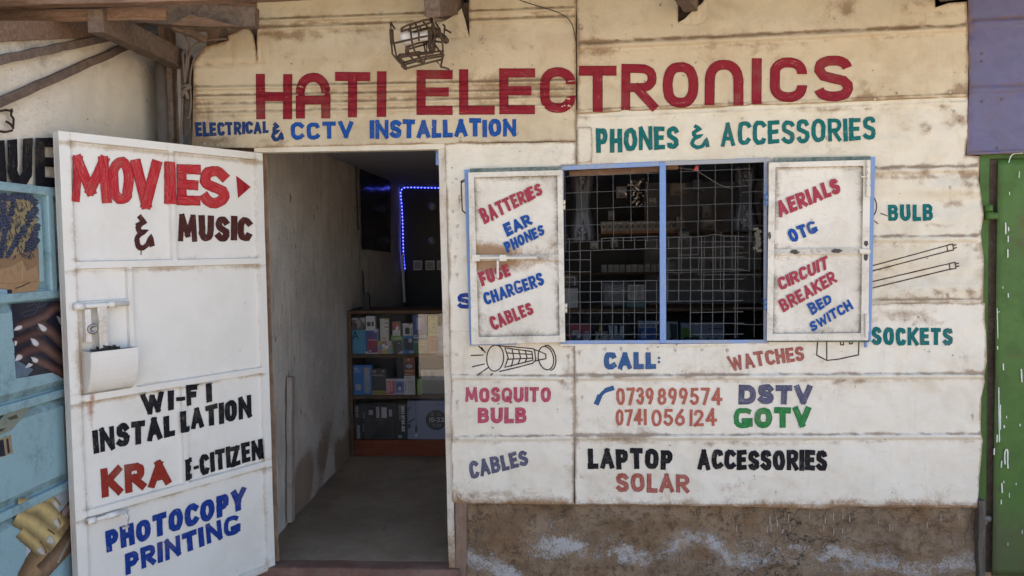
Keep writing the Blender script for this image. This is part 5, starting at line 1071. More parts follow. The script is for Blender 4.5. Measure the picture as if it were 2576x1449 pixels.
def nails2(mb):
    Q = lambda L: [z7(*p) for p in L]
    gpoly(mb, Q([(272, 665), (640, 500), (1000, 330), (1000, 1160), (880, 1190), (640, 1300), (380, 1449), (320, 1330), (300, 1000)]), (.33, .37, .38), 1)
    gpoly(mb, Q([(310, 1090), (405, 1160), (395, 1240), (415, 1330), (385, 1400), (315, 1310)]), (.45, .47, .56), 1.3)
    finger(mb, Q([(1000, 560), (860, 740), (720, 920), (560, 1120), (430, 1320), (350, 1480)]), 62, (.26, .165, .08), None, 1.8); finger(mb, Q([(1000, 800), (850, 980), (700, 1180), (560, 1330)]), 40, (.20, .12, .07), None, 1.9)
    grib(mb, Q([(990, 760), (830, 1010), (690, 1280)]), 5, (.32, .33, .27), 2.3, 4); finger(mb, Q([(1000, 640), (860, 760)]), 22, (.24, .15, .11), None, 2.2)
    gpoly(mb, Q([(735, 690), (790, 620), (835, 610), (815, 680), (760, 745), (735, 735)]), (.40, .31, .27), 2.9); gpoly(mb, Q([(830, 720), (880, 660), (895, 700), (870, 770), (835, 770)]), (.36, .27, .24), 2.9)
    finger(mb, Q([(560, 560), (610, 560), (650, 600)]), 24, (.36, .25, .11), Q([(620, 570), (655, 555), (705, 640), (690, 665), (640, 625)]), 3, (.48, .47, .43))
    finger(mb, Q([(330, 640), (450, 640), (560, 720), (640, 800)]), 48, (.42, .31, .13), Q([(620, 800), (670, 760), (712, 850), (700, 888), (640, 850)]), 3.2, (.52, .49, .40))
    finger(mb, Q([(290, 800), (400, 860), (500, 940), (580, 1000)]), 48, (.44, .33, .14), Q([(545, 1010), (590, 965), (640, 1010), (645, 1065), (600, 1075), (550, 1050)]), 3.6, (.52, .50, .42))
    finger(mb, Q([(300, 980), (380, 1050), (450, 1120)]), 34, (.40, .29, .12), Q([(430, 1140), (475, 1100), (520, 1150), (540, 1200), (490, 1195), (445, 1170)]), 4, (.54, .51, .46))
    grib(mb, Q([(570, 900), (640, 950)]), 4, (.16, .03, .02), 4.2, 1); grib(mb, Q([(690, 770), (715, 830)]), 2.5, (.16, .03, .02), 4.2, 1); grib(mb, Q([(480, 1040), (540, 1140), (540, 1190)]), 2.5, (.2, .03, .02), 4.2, 2)
poster('poster', nails2, 'poster of pale hands with pointed nude nails, lowest on the teal gate')
# torn paper and a latch slot on the lower panel
mb = MB(); z6b = lambda L: [z6(*p) for p in L]
gpoly(mb, z6b([(-40, 1200), (70, 1060), (180, 990), (312, 970), (250, 1070), (150, 1190), (100, 1240), (0, 1285), (-40, 1285)]), (.22, .24, .185), 1)
gpoly(mb, z6b([(60, 1130), (150, 1095), (165, 1130), (90, 1150)]), (.07, .07, .05), 1.3); gpoly(mb, z6b([(-40, 1240), (60, 1215), (20, 1250), (-40, 1262)]), (.06, .06, .045), 1.3); gpoly(mb, z6b([(175, 990), (225, 985), (235, 1010), (190, 1035)]), (.36, .38, .30), 1.3)
o = mb.build('torn_sticker', M['print']); tag(o, 'torn greenish sticker remnant on the lower teal gate panel', 'sticker')
mb = MB(); gpoly(mb, z6b([(-40, 1330), (100, 1280), (118, 1449), (-40, 1500)]), (.30, .235, .13), 1); gpoly(mb, z6b([(-40, 1350), (30, 1320), (50, 1470), (-40, 1490)]), (.02, .02, .035), 1.5); gpoly(mb, z6b([(55, 1320), (75, 1312), (92, 1440), (70, 1450)]), (.03, .025, .045), 1.5)
o = mb.build('sticker', M['print']); tag(o, 'small yellow and black sticker low on the teal gate, cut by the picture edge', 'sticker')

# ------------------------------------------------------------------ neighbour on the right: violet sheet over a green door
kb = empty('green_kiosk', (aty(2600, 900).x, 0, 0), 'neighbouring kiosk on the right with a violet sheet above a green metal door', 'kiosk')
PU = Sheet([(2434, -140), (3100, -140), (3100, 362), (2576, 384), (2432, 391), (2436, 300), (2439, 215), (2436, 75)], .02, [(2444, 58, 3100, 30, .010, 13), (2440, 226, 3100, 205, .009, 13), (2432, 386, 3100, 356, .006, 6)], .005, 11, edged=.4, extra=lambda x, y: -.012*smooth(2447, 2434, x)*(.6+nz(y*.05, 2)))
PU.build('wall_sheet', M['purple'], kb)
nails(PU, [(2508, 372), (2520, 250), (2470, 255), (2470, 135), (2469, 155)], kb, plain('rusty_nail_head', (.13, .09, .10), .6))
xd = aty(2500, 700).x
mb = MB(); 
def quad(mb, pts, y0, y1, d=.2): mb.hexa([aty(x, y, y0) for x, y in pts] + [aty(x, y, y1) for x, y in pts], d=d)
quad(mb, [(2464, 393), (2490, 396), (2481, 1290), (2460, 1290)], .02, .05, .35); quad(mb, [(2464, 388), (3100, 360), (3100, 400), (2464, 400)], .021, .049, .3); mb.build('door_frame', M['green'], kb, False, .003)
def gd(u, v):
    n = .004*nz(u*3, v*3) + .0015*nz(u*11, v*11); p = aty(lerp(2510, 2496, v), lerp(399, 1400, v)); 
    return Vector((p.x+u, -.004-n, lerp(aty(2506, 402).z, .16, v))), (1, 1, 1), min(1, .9*smooth(.72, .95, v) + .6*math.exp(-((u)/.02)**2) + .5*math.exp(-((v-.46)/.015)**2)*smooth(.0, .05, u)), .6*math.exp(-((u-.12)/.1)**2-((v-.16)/.12)**2)+.55*math.exp(-((v-.465)/.012)**2-((u-.13)/.1)**2)
gdoor = heightfield('door', M['green'], kb, gd, [.028*i for i in range(33)], [k/60 for k in range(61)]); tag(gdoor, 'green metal door with white paint drips, standing slightly ajar')
so_ = gdoor.modifiers.new('thick', 'SOLIDIFY'); so_.thickness = .008; so_.offset = 1
mb = MB()
for p in ([(2487, 516), (2487, 532)], [(2489, 534), (2489, 552)]): mb.tube([aty(*p[0], -.01), aty(*p[1], -.01)], .017, 12)
mb.box(aty(2488, 535, -.005), aty(2510, 551, .0)); mb.build('hinge', M['green'], gdoor, True)
mb = MB(); mb.tube([aty(2472, 1302, -.01), aty(2490, 1306, -.012)], .014, 8); mb.tube([aty(2474, 1302, -.01), aty(2476, 1318, -.01)], .013, 8); mb.build('hinge', M['oldsteel'], gdoor, True)
M['drip'] = plain('white_paint_drip', (.6, .62, .56), .5)
def drip(pts, w_, fn, **kw):
    mb = MB(); ribbon(mb, pts, w_, fn, **kw); mb.build('paint_drip', M['drip'], gdoor)
rr = random.Random(5)
zz = lambda x, y: (2374.7+.3985*x, 872+.3985*y)
dr = [[(346, 260), (350, 600)], [(356, 370), (357, 520)], [(375, 110), (376, 145)], [(488, 145), (492, 220)], [(365, 725), (362, 760)], [(366, 865), (368, 920)], [(412, 925), (413, 952)], [(338, 0), (339, 15)], [(380, 500), (381, 510)], [(318, 645), (317, 680)], [(336, 560), (335, 600)], [(455, 862), (456, 872)], [(480, 490), (480, 500)], [(395, 440), (396, 450)], [(362, 970), (362, 992)], [(378, 850), (379, 858)], [(404, 1240), (404, 1255)], [(493, 1160), (494, 1180)]]

for l in dr: drip([zz(*p) for p in l], rr.uniform(1.6, 3.2), lambda a, b, l_: aty(a, b, -.012), step=6, jit=.06, across=1)
drip([zz(*p) for p in chain([(386, 740), (384, 680), (392, 652), (402, 660), (402, 720), (404, 765)], 4)], 3.2, lambda a, b, l_: aty(a, b, -.012), step=6, jit=.05, across=1)
g2 = lambda x, y: (2374.7+.3706*x, 335.4+.3706*y)
for l in ([(362, 1190), (366, 1390)], [(419, 610), (420, 680)], [(434, 790), (434, 840)], [(512, 260), (510, 300)], [(438, 640), (439, 660)], [(445, 400), (446, 416)], [(436, 1090), (437, 1110)], [(400, 1040), (400, 1052)], [(378, 1210), (366, 1216)], [(436, 700), (436, 735)]): drip([g2(*p) for p in l], rr.uniform(1.5, 3), lambda a, b, l_: aty(a, b, -.012), step=6, jit=.06, across=1)
drip([g2(*p) for p in chain([(440, 195), (455, 155), (480, 138), (535, 134)], 5)], 2.2, lambda a, b, l_: aty(a, b, -.012), step=5, jit=.05, across=1)
mb = MB(); mb.bar(aty(2465, 1255, .0), aty(2463, 1475, .0), .03, .045, (0, 1, 0), seg=6, wob=.002); mb.build('corner_post', M['post'], kb, False, .004)
mb = MB(); quad(mb, [(2440, 300), (3100, 280), (3100, 1700), (2440, 1700)], .5, .55); mb.box((aty(2490, 600).x, .1, 0), (4.6, 4.4, .1)); mb.build('inner_wall', M['dark'], kb)
mb = MB(); mb.box((aty(2790, 600).x, .06, 0), (aty(3000, 600).x+1.8, .2, 3)); mb.build('wall', M['lime'], kb)
mb = MB()
for i in range(121):
    x = lerp(2.77, 5.2, i/120)
    for y in (-.8, 4.6): mb.vert((x, y, 3.0 + .009*math.cos(i*math.pi/2) + .1*(y+.8)))
for i in range(120): mb.face((2*i, 2*i+2, 2*i+3, 2*i+1))
o = mb.build('roof_sheet', M['oldsteel'], kb, True); m_ = o.modifiers.new('thick', 'SOLIDIFY'); m_.thickness = .004
# curtain in the gap
mb = MB(); cx0, cx1 = aty(2476, 700, .12).x, aty(2530, 700, .12).x; zt3, zb3 = aty(2495, 560, .12).z, aty(2490, 1155, .12).z
def cur(x, z, o=0.0): return V((x, .12 + .012*math.sin(x*90) - o, z))
for j in range(40):
    for i in range(16):
        xa, xb = lerp(cx0, cx1, i/16), lerp(cx0, cx1, (i+1)/16); za, zb_ = lerp(zt3, zb3, j/40), lerp(zt3, zb3, (j+1)/40)
        mb.poly([cur(xa, za), cur(xa, zb_), cur(xb, zb_), cur(xb, za)], (.018, .012, .02) if j < 25 else (.05, .02, .075))
for (gy0, c) in ((665, (.10, .04, .045)), (735, (.06, .03, .05)), (825, (.03, .22, .13)), (900, (.16, .06, .05)), (1000, (.06, .03, .05)), (1095, (.40, .10, .05)), (1170, (.02, .22, .10)), (1300, (.03, .24, .15)), (1380, (.10, .04, .06))):
    x, y = g2(320, gy0); p = aty(x, y, .12); a = rr.uniform(0, 6); s_ = .03
    mb.poly([cur(p.x + s_*math.cos(a+k*2.1)*(1 if k else 1.4), p.z + s_*math.sin(a+k*2.1)*(1 if k else 1.4), .006) for k in range(3)], c)
o = mb.build('curtain', M['print']); tag(o, 'dark curtain with green and orange leaf shapes seen in the gap beside the green door', 'curtain')
# ------------------------------------------------------------------ inside: counter and goods
YC = atz(890, 1147, FZ).y
zc2f = lambda x, y: (851.9+.2777*x, 751.3+.2777*y)
zTop, zS1, zS2, zK1 = aty(1000, 781, YC).z, aty(*zc2f(400, 505), YC).z, aty(*zc2f(400, 878), YC).z, aty(*zc2f(400, 1282), YC).z
counter = empty('glass_counter', (.2, YC, FZ), 'long brown shop counter with glazed front and goods on two shelves', 'counter')
cx0, cx1, cyb = -1.562, 1.55, YC+.40
mb = MB(); mb.box((cx0, YC-.012, zTop-.022), (cx1, cyb, zTop)); mb.build('counter_top', M['counterwood'], counter, False, .003)
mb = MB(); mb.box((cx0, YC-.004, FZ), (cx0+.025, cyb, zTop-.023)); mb.build('side_panel', M['counterwood'], counter, False, .002)
mb = MB(); mb.box((cx1-.025, YC-.004, FZ), (cx1, cyb, zTop-.023)); mb.build('side_panel', M['counterwood'], counter, False, .002)
for z in (zS1, zS2):
    mb = MB(); mb.box((cx0+.026, YC+.004, z-.026), (cx1-.026, cyb, z)); mb.build('shelf', M['counterwood'], counter, False, .002)
mb = MB(); mb.box((cx0+.026, YC, FZ+.003), (cx1-.026, cyb, zK1)); mb.build('kick_board', M['kick'], counter)
mb = MB(); mb.box((cx0+.026, cyb-.01, zK1+.001), (cx1-.026, cyb, zTop-.024)); mb.build('back_board', M['dark'], counter)
mb = MB(); mb.box((cx0+.03, YC-.0025, zK1+.004), (cx1-.03, YC+.0015, zTop-.028)); mb.build('glass_front', M['glass'], counter)
BL, WH, DK = (.03, .16, .40), (.62, .61, .59), (.02, .02, .026)
def package(rect, base, color, decals, label, cat='box', depth=.045, text=(), name='carton', yoff=.03, group=None, to=zc2f, ydepth=None, ztol=None):
    """rect: x0,y0,x1,y1 in zoom pixels; base: shelf height it stands on; decals in 0..1 of the front, y up"""
    yf = ydepth if ydepth is not None else YC + yoff
    a = aty(*to(rect[0], rect[3]), yf); b = aty(*to(rect[2], rect[1]), yf); z0 = base if base is not None else a.z; h = b.z - a.z
    mb = MB(); mb.box((a.x, yf, z0), (b.x, yf+depth, z0+h), color)
    P = lambda u, v, l: (a.x + u*(b.x-a.x), yf - .0008 - .0006*l, z0 + v*h)
    for k, dcl in enumerate(decals):
        if len(dcl) == 5 and isinstance(dcl[4], tuple):
            x0, y0, x1, y1, c = dcl; mb.poly([P(x0, y0, k*.4), P(x1, y0, k*.4), P(x1, y1, k*.4), P(x0, y1, k*.4)], c)
        else: mb.poly([P(x, y, k*.4) for x, y in dcl[0]], dcl[1])
    for (tx, x0, y0, x1, y1, c, th, rot) in text:
        Wd, Hh = (b.x-a.x), h
        if rot: bl_, br_, u_ = (x1*Wd, y0*Hh), (x1*Wd, y1*Hh), (-(x1-x0)*Wd, 0)
        else: bl_, br_, u_ = (x0*Wd, y0*Hh), (x1*Wd, y0*Hh), (0, (y1-y0)*Hh)
        word(mb, lambda x, y, o: (a.x+x, yf-.004-o*.5, z0+y), tx, bl_, br_, u_, u_, th, .16, .004, c=c)
    o = mb.build(name, M['card'], None, False); tag(o, label, cat, group); return z0+h
def disc(cx, cy, rx, ry, n=18): return [(cx+rx*math.cos(6.2832*k/n), cy+ry*math.sin(6.2832*k/n)) for k in range(n)]
g1, g2_, g3 = 'goods on the top shelf of the counter', 'goods on the middle shelf of the counter', 'goods at the foot of the counter'
t = package((118, 283, 238, 500), zS1, (.045, .27, .42), [(.02, 0, .98, .03, (.02, .10, .18))], 'pale blue phone carton with a big letter A', group=g1, text=[('A', .08, .62, .55, .96, (.01, .03, .08), .16, 0), ('A9', .08, .06, .5, .12, (.02, .08, .18), .2, 0)])
package((122, 168, 238, 280), t, (.06, .055, .055), [(0, 0, 1, 1, (.10, .095, .09)), (disc(.45, .5, .22, .36), (.30, .23, .19)), (disc(.22, .3, .2, .3), (.05, .04, .04)), (.05, .85, .45, .98, (.5, .5, .5)), ([(.62, 1), (1, 1), (1, .3)], (.42, .42, .44)), (.86, .1, .94, .6, (.03, .03, .03))], 'small earphone box with a dim grey portrait photo, topmost of the left end', group=g1)
t = package((239, 283, 355, 505), zS1, (.50, .50, .54), [(.05, .10, .72, .95, (.02, .09, .30)), (.24, .05, .96, .88, (.17, .03, .10)), ([(.24, .88), (.96, .88), (.96, .6), (.24, .5)], (.06, .06, .24)), ([(.24, .5), (.5, .72), (.96, .45), (.96, .30), (.24, .2)], (.30, .035, .06)), (.3, .08, .5, .16, (.5, .32, .34))], 'white phone carton showing a blue and red smartphone', group=g1, text=[('CAMON', .26, .55, .92, .60, (.7, .65, .68), .2, 0)])
package((248, 160, 328, 280), t, WH, [(.12, .24, .52, .56, (.03, .03, .035)), (.62, .24, .88, .6, (.03, .03, .035)), (.22, .56, .26, .66, (.1, .1, .1)), (.38, .56, .42, .66, (.1, .1, .1)), (.1, .84, .8, .88, (.3, .3, .3)), (disc(.55, .72, .12, .05), (.4, .4, .4))], 'white charger box with two black adapters on the front', group=g1)
t = package((357, 385, 478, 502), zS1, (.44, .42, .40), [(0, .66, .33, 1, (.36, .33, .05)), (.33, .66, .66, 1, (.36, .16, .2)), (0, .33, .33, .66, (.12, .26, .36)), (.66, .33, 1, .66, (.42, .22, .22)), (0, 0, .33, .33, (.38, .18, .2)), (.33, 0, .66, .33, (.42, .32, .02)), (.66, 0, 1, .33, (.16, .26, .38)), (disc(.42, .66, .12, .1), (.7, .7, .7)), (disc(.66, .52, .14, .1), (.7, .7, .7))], 'colourful chequered earbud carton', group=g1)
package((378, 180, 452, 383), t, (.50, .49, .45), [(.54, .93, 1, 1, (.46, .36, .03)), (.54, .60, .98, .65, (.05, .05, .05)), (.54, .76, .95, .83, (.22, .22, .22)), (.36, .08, .64, .16, (.40, .32, .03)), (.84, .36, .9, .5, (.1, .1, .1)), (0, 0, 1, .02, (.45, .36, .05))], 'tall narrow white carton with a yellow corner', group=g1)
t = package((478, 335, 580, 500), zS1, (.12, .24, .06), [([(.08, .68), (.9, .76), (.98, .2), (.5, 0), (.22, 0)], (.025, .035, .05)), ([(.52, .74), (.9, .76), (.96, .36), (.6, .3)], (.012, .016, .025)), ([(.98, .2), (1, .02), (.5, 0)], (.40, .40, .40)), (disc(.68, .58, .05, .03), (.5, .5, .5))], 'green carton with a picture of a dark folded phone', group=g1, text=[('C2160N', .06, .78, .94, .92, (.36, .46, .26), .2, 0)])
package((488, 205, 556, 328), t, (.50, .49, .48), [(0, .40, 1, 1, (.33, .06, .035)), ([(.25, .3), (.6, .75), (.85, .6), (.5, .12)], (.55, .55, .58)), ([(.15, .22), (.5, .1), (.85, .5), (.5, .04)], (.02, .03, .06)), (.25, .93, .95, 1, (.22, .03, .03))], 'small red and white box with a white car charger on it', group=g1)
t = package((582, 335, 680, 500), zS1, (.03, .15, .38), [(.10, .20, .92, .86, (.014, .022, .045)), (.54, .62, .82, .84, (.42, .42, .44)), (.6, .05, .96, .16, (.3, .35, .4))], 'mid blue carton with a dark phone battery on it', group=g1)
package((582, 222, 668, 332), t, (.54, .53, .52), [(.22, .12, .72, .62, (.02, .02, .024)), (disc(.47, .62, .25, .06), (.05, .05, .055)), (.6, .9, .85, 1, (.4, .05, .05)), (.85, .1, .92, .7, (.1, .1, .1)), (.1, .76, .7, .8, (.2, .2, .2))], 'white box with a round black speaker on it', group=g1)
t = package((682, 372, 722, 500), zS1, (.03, .14, .07), [(.1, .78, .9, .86, (.35, .42, .38))], 'narrow dark green carton partly hidden by the glass glare', group=g1)
package((722, 370, 800, 500), zS1, (.40, .32, .17), [(.1, .6, .9, .66, (.5, .44, .3)), (.12, .1, .6, .14, (.5, .42, .25))], 'sand coloured carton between the green and the orange one', group=g1)
package((676, 145, 796, 366), t, (.03, .06, .16), [(.0, .36, 1, 1, (.03, .075, .24)), (.22, .42, .6, .9, (.20, .26, .42)), (.62, .4, .82, .9, (.09, .13, .25))], 'dark blue screen protector box lettered GLASS', group=g1, text=[('GLASS', .06, .05, .94, .20, (.62, .62, .62), .22, 0)])
t = package((803, 335, 896, 496), zS1, (.42, .16, .05), [(.08, .04, .96, .14, (.55, .42, .30)), (.55, .78, .95, .84, (.55, .30, .16)), (.2, .35, .3, .6, (.48, .22, .1))], 'orange cable carton below the yellow earphone box', group=g1)
package((813, 155, 894, 335), t, (.47, .41, .12), [(.3, .93, .75, .97, (.12, .10, .05)), (.1, .82, .7, .85, (.3, .26, .1)), (.15, .16, .85, .2, (.3, .26, .1)), (disc(.55, .42, .12, .06), (.28, .24, .09)), (disc(.6, .6, .1, .05), (.28, .24, .09))], 'yellow earphone box, highest at the right end of the top shelf', group=g1)
t = package((898, 345, 962, 500), zS1, (.42, .42, .40), [(.2, .45, .8, .75, (.5, .5, .48))], 'grey blister pack on the top shelf beside the orange carton', group=g1)
package((898, 250, 962, 344), t, (.50, .49, .47), [(.2, .3, .3, .45, (.2, .2, .2)), (.1, .7, .9, .75, (.36, .35, .34))], 'small pale grey box above the grey blister pack', group=g1)
package((133, 608, 303, 876), zS2, (.02, .15, .44), [(.58, .06, .88, .92, (.30, .30, .31)), (.60, .06, .85, .5, (.20, .27, .31)), (.13, .16, .40, .36, (.30, .33, .37)), (.08, .88, .28, .92, (.35, .45, .6)), (.08, .84, .45, .86, (.3, .4, .6)), (.08, .80, .36, .82, (.3, .4, .6)), (.08, .76, .4, .78, (.3, .4, .6))], 'large bright blue lamp carton with a long grey tube on its front', group=g2_)
package((306, 640, 425, 875), zS2, (.016, .016, .019), [(.02, 0, .98, .16, (.30, .26, .05)), (.04, .84, .32, .95, (.28, .23, .10)), (.74, .88, .9, .94, (.3, .3, .3)), (.14, .3, .76, .62, (.03, .03, .034)), (.18, .34, .72, .58, (.016, .016, .019))], 'black screen protector box with a yellow foot', group=g2_, text=[('PRIVACY', .06, .72, .84, .79, (.5, .49, .46), .16, 0), ('-----', .15, .02, .9, .14, (.06, .05, .02), .3, 0)])
package((432, 728, 511, 873), zS2, (.50, .45, .45), [(.06, .04, .94, .96, (.42, .07, .10)), (.12, .12, .4, .8, (.5, .28, .3)), (.5, .2, .7, .84, (.5, .30, .32)), (.06, .88, .94, .96, (.55, .50, .5))], 'small red and white fuse carton', group=g2_)
package((514, 728, 592, 873), zS2, (.10, .16, .34), [(0, .86, 1, 1, (.45, .48, .55)), (disc(.5, .55, .34, .2), (.03, .06, .22)), ([(.34, .5), (.66, .5), (.58, .28), (.42, .28)], (.55, .56, .58)), (.1, .04, .95, .12, (.4, .42, .5))], 'small blue light bulb carton', group=g2_)
t = package((595, 700, 690, 872), zS2, (.48, .47, .46), [(.36, .10, .88, .68, (.40, .39, .39)), (disc(.62, .68, .26, .05), (.30, .29, .29)), (.08, .2, .16, .65, (.22, .22, .22)), (.1, .88, .6, .92, (.25, .25, .25))], 'white carton with a pale round speaker on it', group=g2_)
package((592, 528, 688, 697), t, (.22, .065, .035), [(.06, .36, .92, .68, (.035, .03, .04)), (disc(.5, .52, .32, .12), (.34, .31, .33)), (.12, .22, .86, .30, (.42, .26, .18)), (.12, .10, .7, .13, (.4, .25, .18)), (.12, .05, .84, .08, (.4, .25, .18)), (disc(.45, .86, .12, .07), (.42, .3, .22))], 'red brown carton standing on the pale speaker carton', group=g2_)
package((712, 725, 749, 870), zS2, (.17, .30, .05), [(.2, .05, .5, .2, (.06, .12, .03))], 'thin lime green carton on the middle shelf', group=g2_)
package((752, 640, 985, 868), zS2, (.22, .215, .20), [(.0, .62, 1, 1, (.36, .355, .345)), (.08, .68, .22, .92, (.25, .25, .25)), (.36, .68, .5, .92, (.25, .25, .25)), (0, 0, 1, .08, (.07, .065, .05)), (.04, .1, .96, .56, (.14, .13, .10))], 'wide grey appliance box half hidden by glare', group=g2_)
solar = [(.22, .58, .70, .93, (.035, .036, .04)), (.24, .60, .68, .91, (.012, .013, .016)), (.28, .68, .36, .82, (.32, .32, .34)), (.42, .60, .48, .91, (.32, .32, .34)), (.52, .60, .62, .90, (.40, .40, .43)), (.66, .64, .72, .84, (.3, .3, .32)), (.20, .03, .72, .54, (.07, .07, .08)), (.21, .045, .71, .525, (.010, .011, .015))]
solar += [(.21+.0625*k, .05, .213+.0625*k, .52, (.06, .06, .07)) for k in range(1, 8)] + [(.21, .05+.095*k, .71, .055+.095*k, (.06, .06, .07)) for k in range(1, 5)]
solar += [(.05, .02, .11, .40, (.22, .24, .24)), (.16, .20, .19, .42, (.12, .12, .13)), (.83, .04, .90, .12, (.16, .28, .34))]
package((145, 965, 618, 1286), zK1, (.014, .015, .018), solar, 'wide black solar panel kit box with its photo on the front', group=g3, depth=.12, text=[('20W SOLAR PANEL', .895, .22, .955, .96, (.55, .55, .57), .24, 1), ('MULTI-FUNCTION', .85, .56, .885, .96, (.22, .22, .24), .2, 1), ('GD-1288', .035, .62, .085, .93, (.34, .34, .36), .2, 1), ('20W', .165, .58, .205, .78, (.13, .22, .25), .22, 1)])
package((627, 928, 992, 1276), zK1, (.17, .20, .29), [(disc(.70, .5, .255, .262, 30), (.012, .013, .018)), (.205, .36, .215, 1, (.03, .035, .05)), ([(.19, .36), (.23, .36), (.245, .2), (.175, .2)], (.025, .03, .045)), (disc(.21, .10, .035, .035), (.45, .47, .5)), ([(.0, .78), (.10, .86), (.05, .84), (.02, .74)], (.03, .04, .05)), ([(0, .44), (.17, .56), (.19, .54), (.06, .42)], (.03, .04, .05)), (disc(.03, .34, .05, .06), (.03, .04, .05)), (.70, .88, .98, .93, (.11, .14, .24))], 'wide grey blue clock carton showing a round digital dial', group=g3, depth=.12,
  text=[('15', .54, .46, .66, .57, (.62, .62, .65), .12, 0), (':', .675, .47, .69, .56, (.62, .62, .65), .16, 0), ('22', .72, .46, .90, .57, (.62, .62, .65), .12, 0), ('38', .56, .61, .65, .70, (.2, .2, .22), .12, 0), ('26', .73, .61, .82, .70, (.2, .2, .22), .12, 0), ('9-08', .62, .32, .82, .41, (.2, .2, .22), .12, 0)])
# things on the counter top and behind
mb = MB(); rx = aty(921, 760, YC+.12); zr = zTop
rd = empty('two_way_radio', (rx.x, rx.y, zr), 'black two-way radio standing upright on the counter by the wall', 'radio')
mb.box((rx.x-.028, rx.y-.018, zr), (rx.x+.028, rx.y+.018, zr+.115)); mb.box((rx.x-.020, rx.y-.0195, zr+.012), (rx.x+.020, rx.y-.018, zr+.07)); mb.build('body', M['dark'], rd, False, .006)
mb = MB(); mb.tube([(rx.x-.018, rx.y, zr+.114), (rx.x-.018, rx.y, zr+.145), (rx.x-.020, rx.y, zr+.30)], [.009, .008, .005], 8); mb.build('antenna', M['dark'], rd, True)
mb = MB(); mb.lathe((rx.x+.014, rx.y, zr+.114), [(.008, 0), (.008, .016), (.005, .018)], (0, 0, 1), 12); mb.build('knob', M['dark'], rd, True)
zw = lambda x, y: (637.3+.2777*x, 348.8+.2777*y)
mb = MB(); PP = [atx(*zw(*p), -1.574) for p in ((965, 255), (1240, 385), (1245, 1030), (985, 1000))]
nu, nv = 16, 24
for j in range(nv+1):
    for i in range(nu+1):
        s_, t_ = i/nu, j/nv; p = PP[0].lerp(PP[1], s_).lerp(PP[3].lerp(PP[2], s_), t_); p.x += .006*nz(s_*4, t_*5); k = nz(s_*6, t_*7)
        mb.vert(p, (.012, .013, .02) if k < .25 else (.03, .03, .042))
for j in range(nv):
    for i in range(nu): a = j*(nu+1)+i; mb.face((a, a+1, a+nu+2, a+nu+1))
o = mb.build('wall_poster', M['gloss'], None, True); tag(o, 'glossy black poster on the side wall inside the shop, reflecting blue light', 'poster')
cable('electric_cable', [atx(*zw(930, 205), -1.555), atx(*zw(938, 480), -1.555), atx(*zw(950, 830), -1.555)], .007, M['blackcable'], 'dark flex hanging down the inner side wall at the edge of the poster', 5)
cable('electric_cable', [atx(*zw(951, 835), -1.55), atx(*zw(962, 1100), -1.55), atx(*zw(972, 1440), -1.55)], .003, M['cable'], 'thin pale flex below the dark one on the inner side wall', 5)
YW = YB - .06
mb = MB(); mb.box((aty(1003, 470, YW).x, YW+.02, 1.0), (.9, YW+.05, aty(1050, 466, YW).z)); o = mb.build('display_board', M['dark']); tag(o, 'black display board on the back wall framed by the blue light strip', 'board')
led = [(1112, 473), (1080, 472.5), (1050, 472), (1024, 471.5), (1014, 473), (1009, 479), (1008, 487), (1011, 520), (1013, 560), (1014, 600), (1015, 640), (1019, 680)]
pts = [aty(x, y, YW-.01) for x, y in led]
mb = MB(); mb.tube(pts, .0045, 6); acc = 0; step = .036; last = 0
for a, b in zip(pts, pts[1:]):
    d = (b-a).length; k = step - last
    while k < d:
        p = a.lerp(b, k/d); mb.box(p-V((.0045, .006, .0045)), p+V((.0045, .001, .0045)), mi=1); k += step
    last = (d - (k-step)) 
o = mb.build('light_strip', [M['ledtape'], M['led']]); tag(o, 'lit blue LED strip around the black display board', 'light strip')
for i, (x, y) in enumerate(((1617, 615), (1610, 925))):
    c = aty(*zw(x, y), YW); t_ = empty('lamp_holder', c, ('upper', 'lower')[i] + ' round white lamp holder on the black display board', 'lamp holder', 'round lamp holders on the black board')
    mb = MB(); mb.lathe(c + V((0, .02, 0)), [(.042, 0), (.041, .012), (.034, .022), (.022, .03), (.02, .045), (.012, .046)], (0, -1, 0), 20); mb.build('base', M['greyplastic'] if 'greyplastic' in M else M['whiteplastic'], t_, True)
    mb = MB(); mb.lathe(c + V((.02, -.002, -.004)), [(.006, 0), (.006, .004)], (0, -1, 0), 8); mb.build('screw', M['dark'], t_, True)
for i, (x0, x1, lab) in enumerate(((1448, 1530, 'white blank switch plate at the left of the row on the black board'), (1557, 1642, 'white twin socket plate in the row on the black board'), (1662, 1745, 'white socket plate half hidden by the door jamb'))):
    a, b = aty(*zw(x0, 1105), YW), aty(*zw(x1, 1190), YW); mb = MB(); mb.box((a.x, YW+.004, b.z), (b.x, YW+.02, a.z)); 
    t_ = mb.build('socket_plate', M['whiteplastic'], None, False, .004); tag(t_, lab, 'socket', 'socket plates on the black board')
    mb = MB(); mb.box((lerp(a.x, b.x, .12), YW+.001, lerp(b.z, a.z, .12)), (lerp(a.x, b.x, .88), YW+.0045, lerp(b.z, a.z, .88))); mb.build('rocker' if i == 0 else 'face_plate', M['greyplastic'] if 'greyplastic' in M else M['whiteplastic'], t_)
    if i:
        mb = MB()
        for fx in (.35, .65):
            for fz in (.45, .6): mb.box((lerp(a.x, b.x, fx)-.003, YW-.0005, lerp(b.z, a.z, fz)-.003), (lerp(a.x, b.x, fx)+.003, YW+.0012, lerp(b.z, a.z, fz)+.003))
        mb.build('pin_holes', M['dark'], t_)
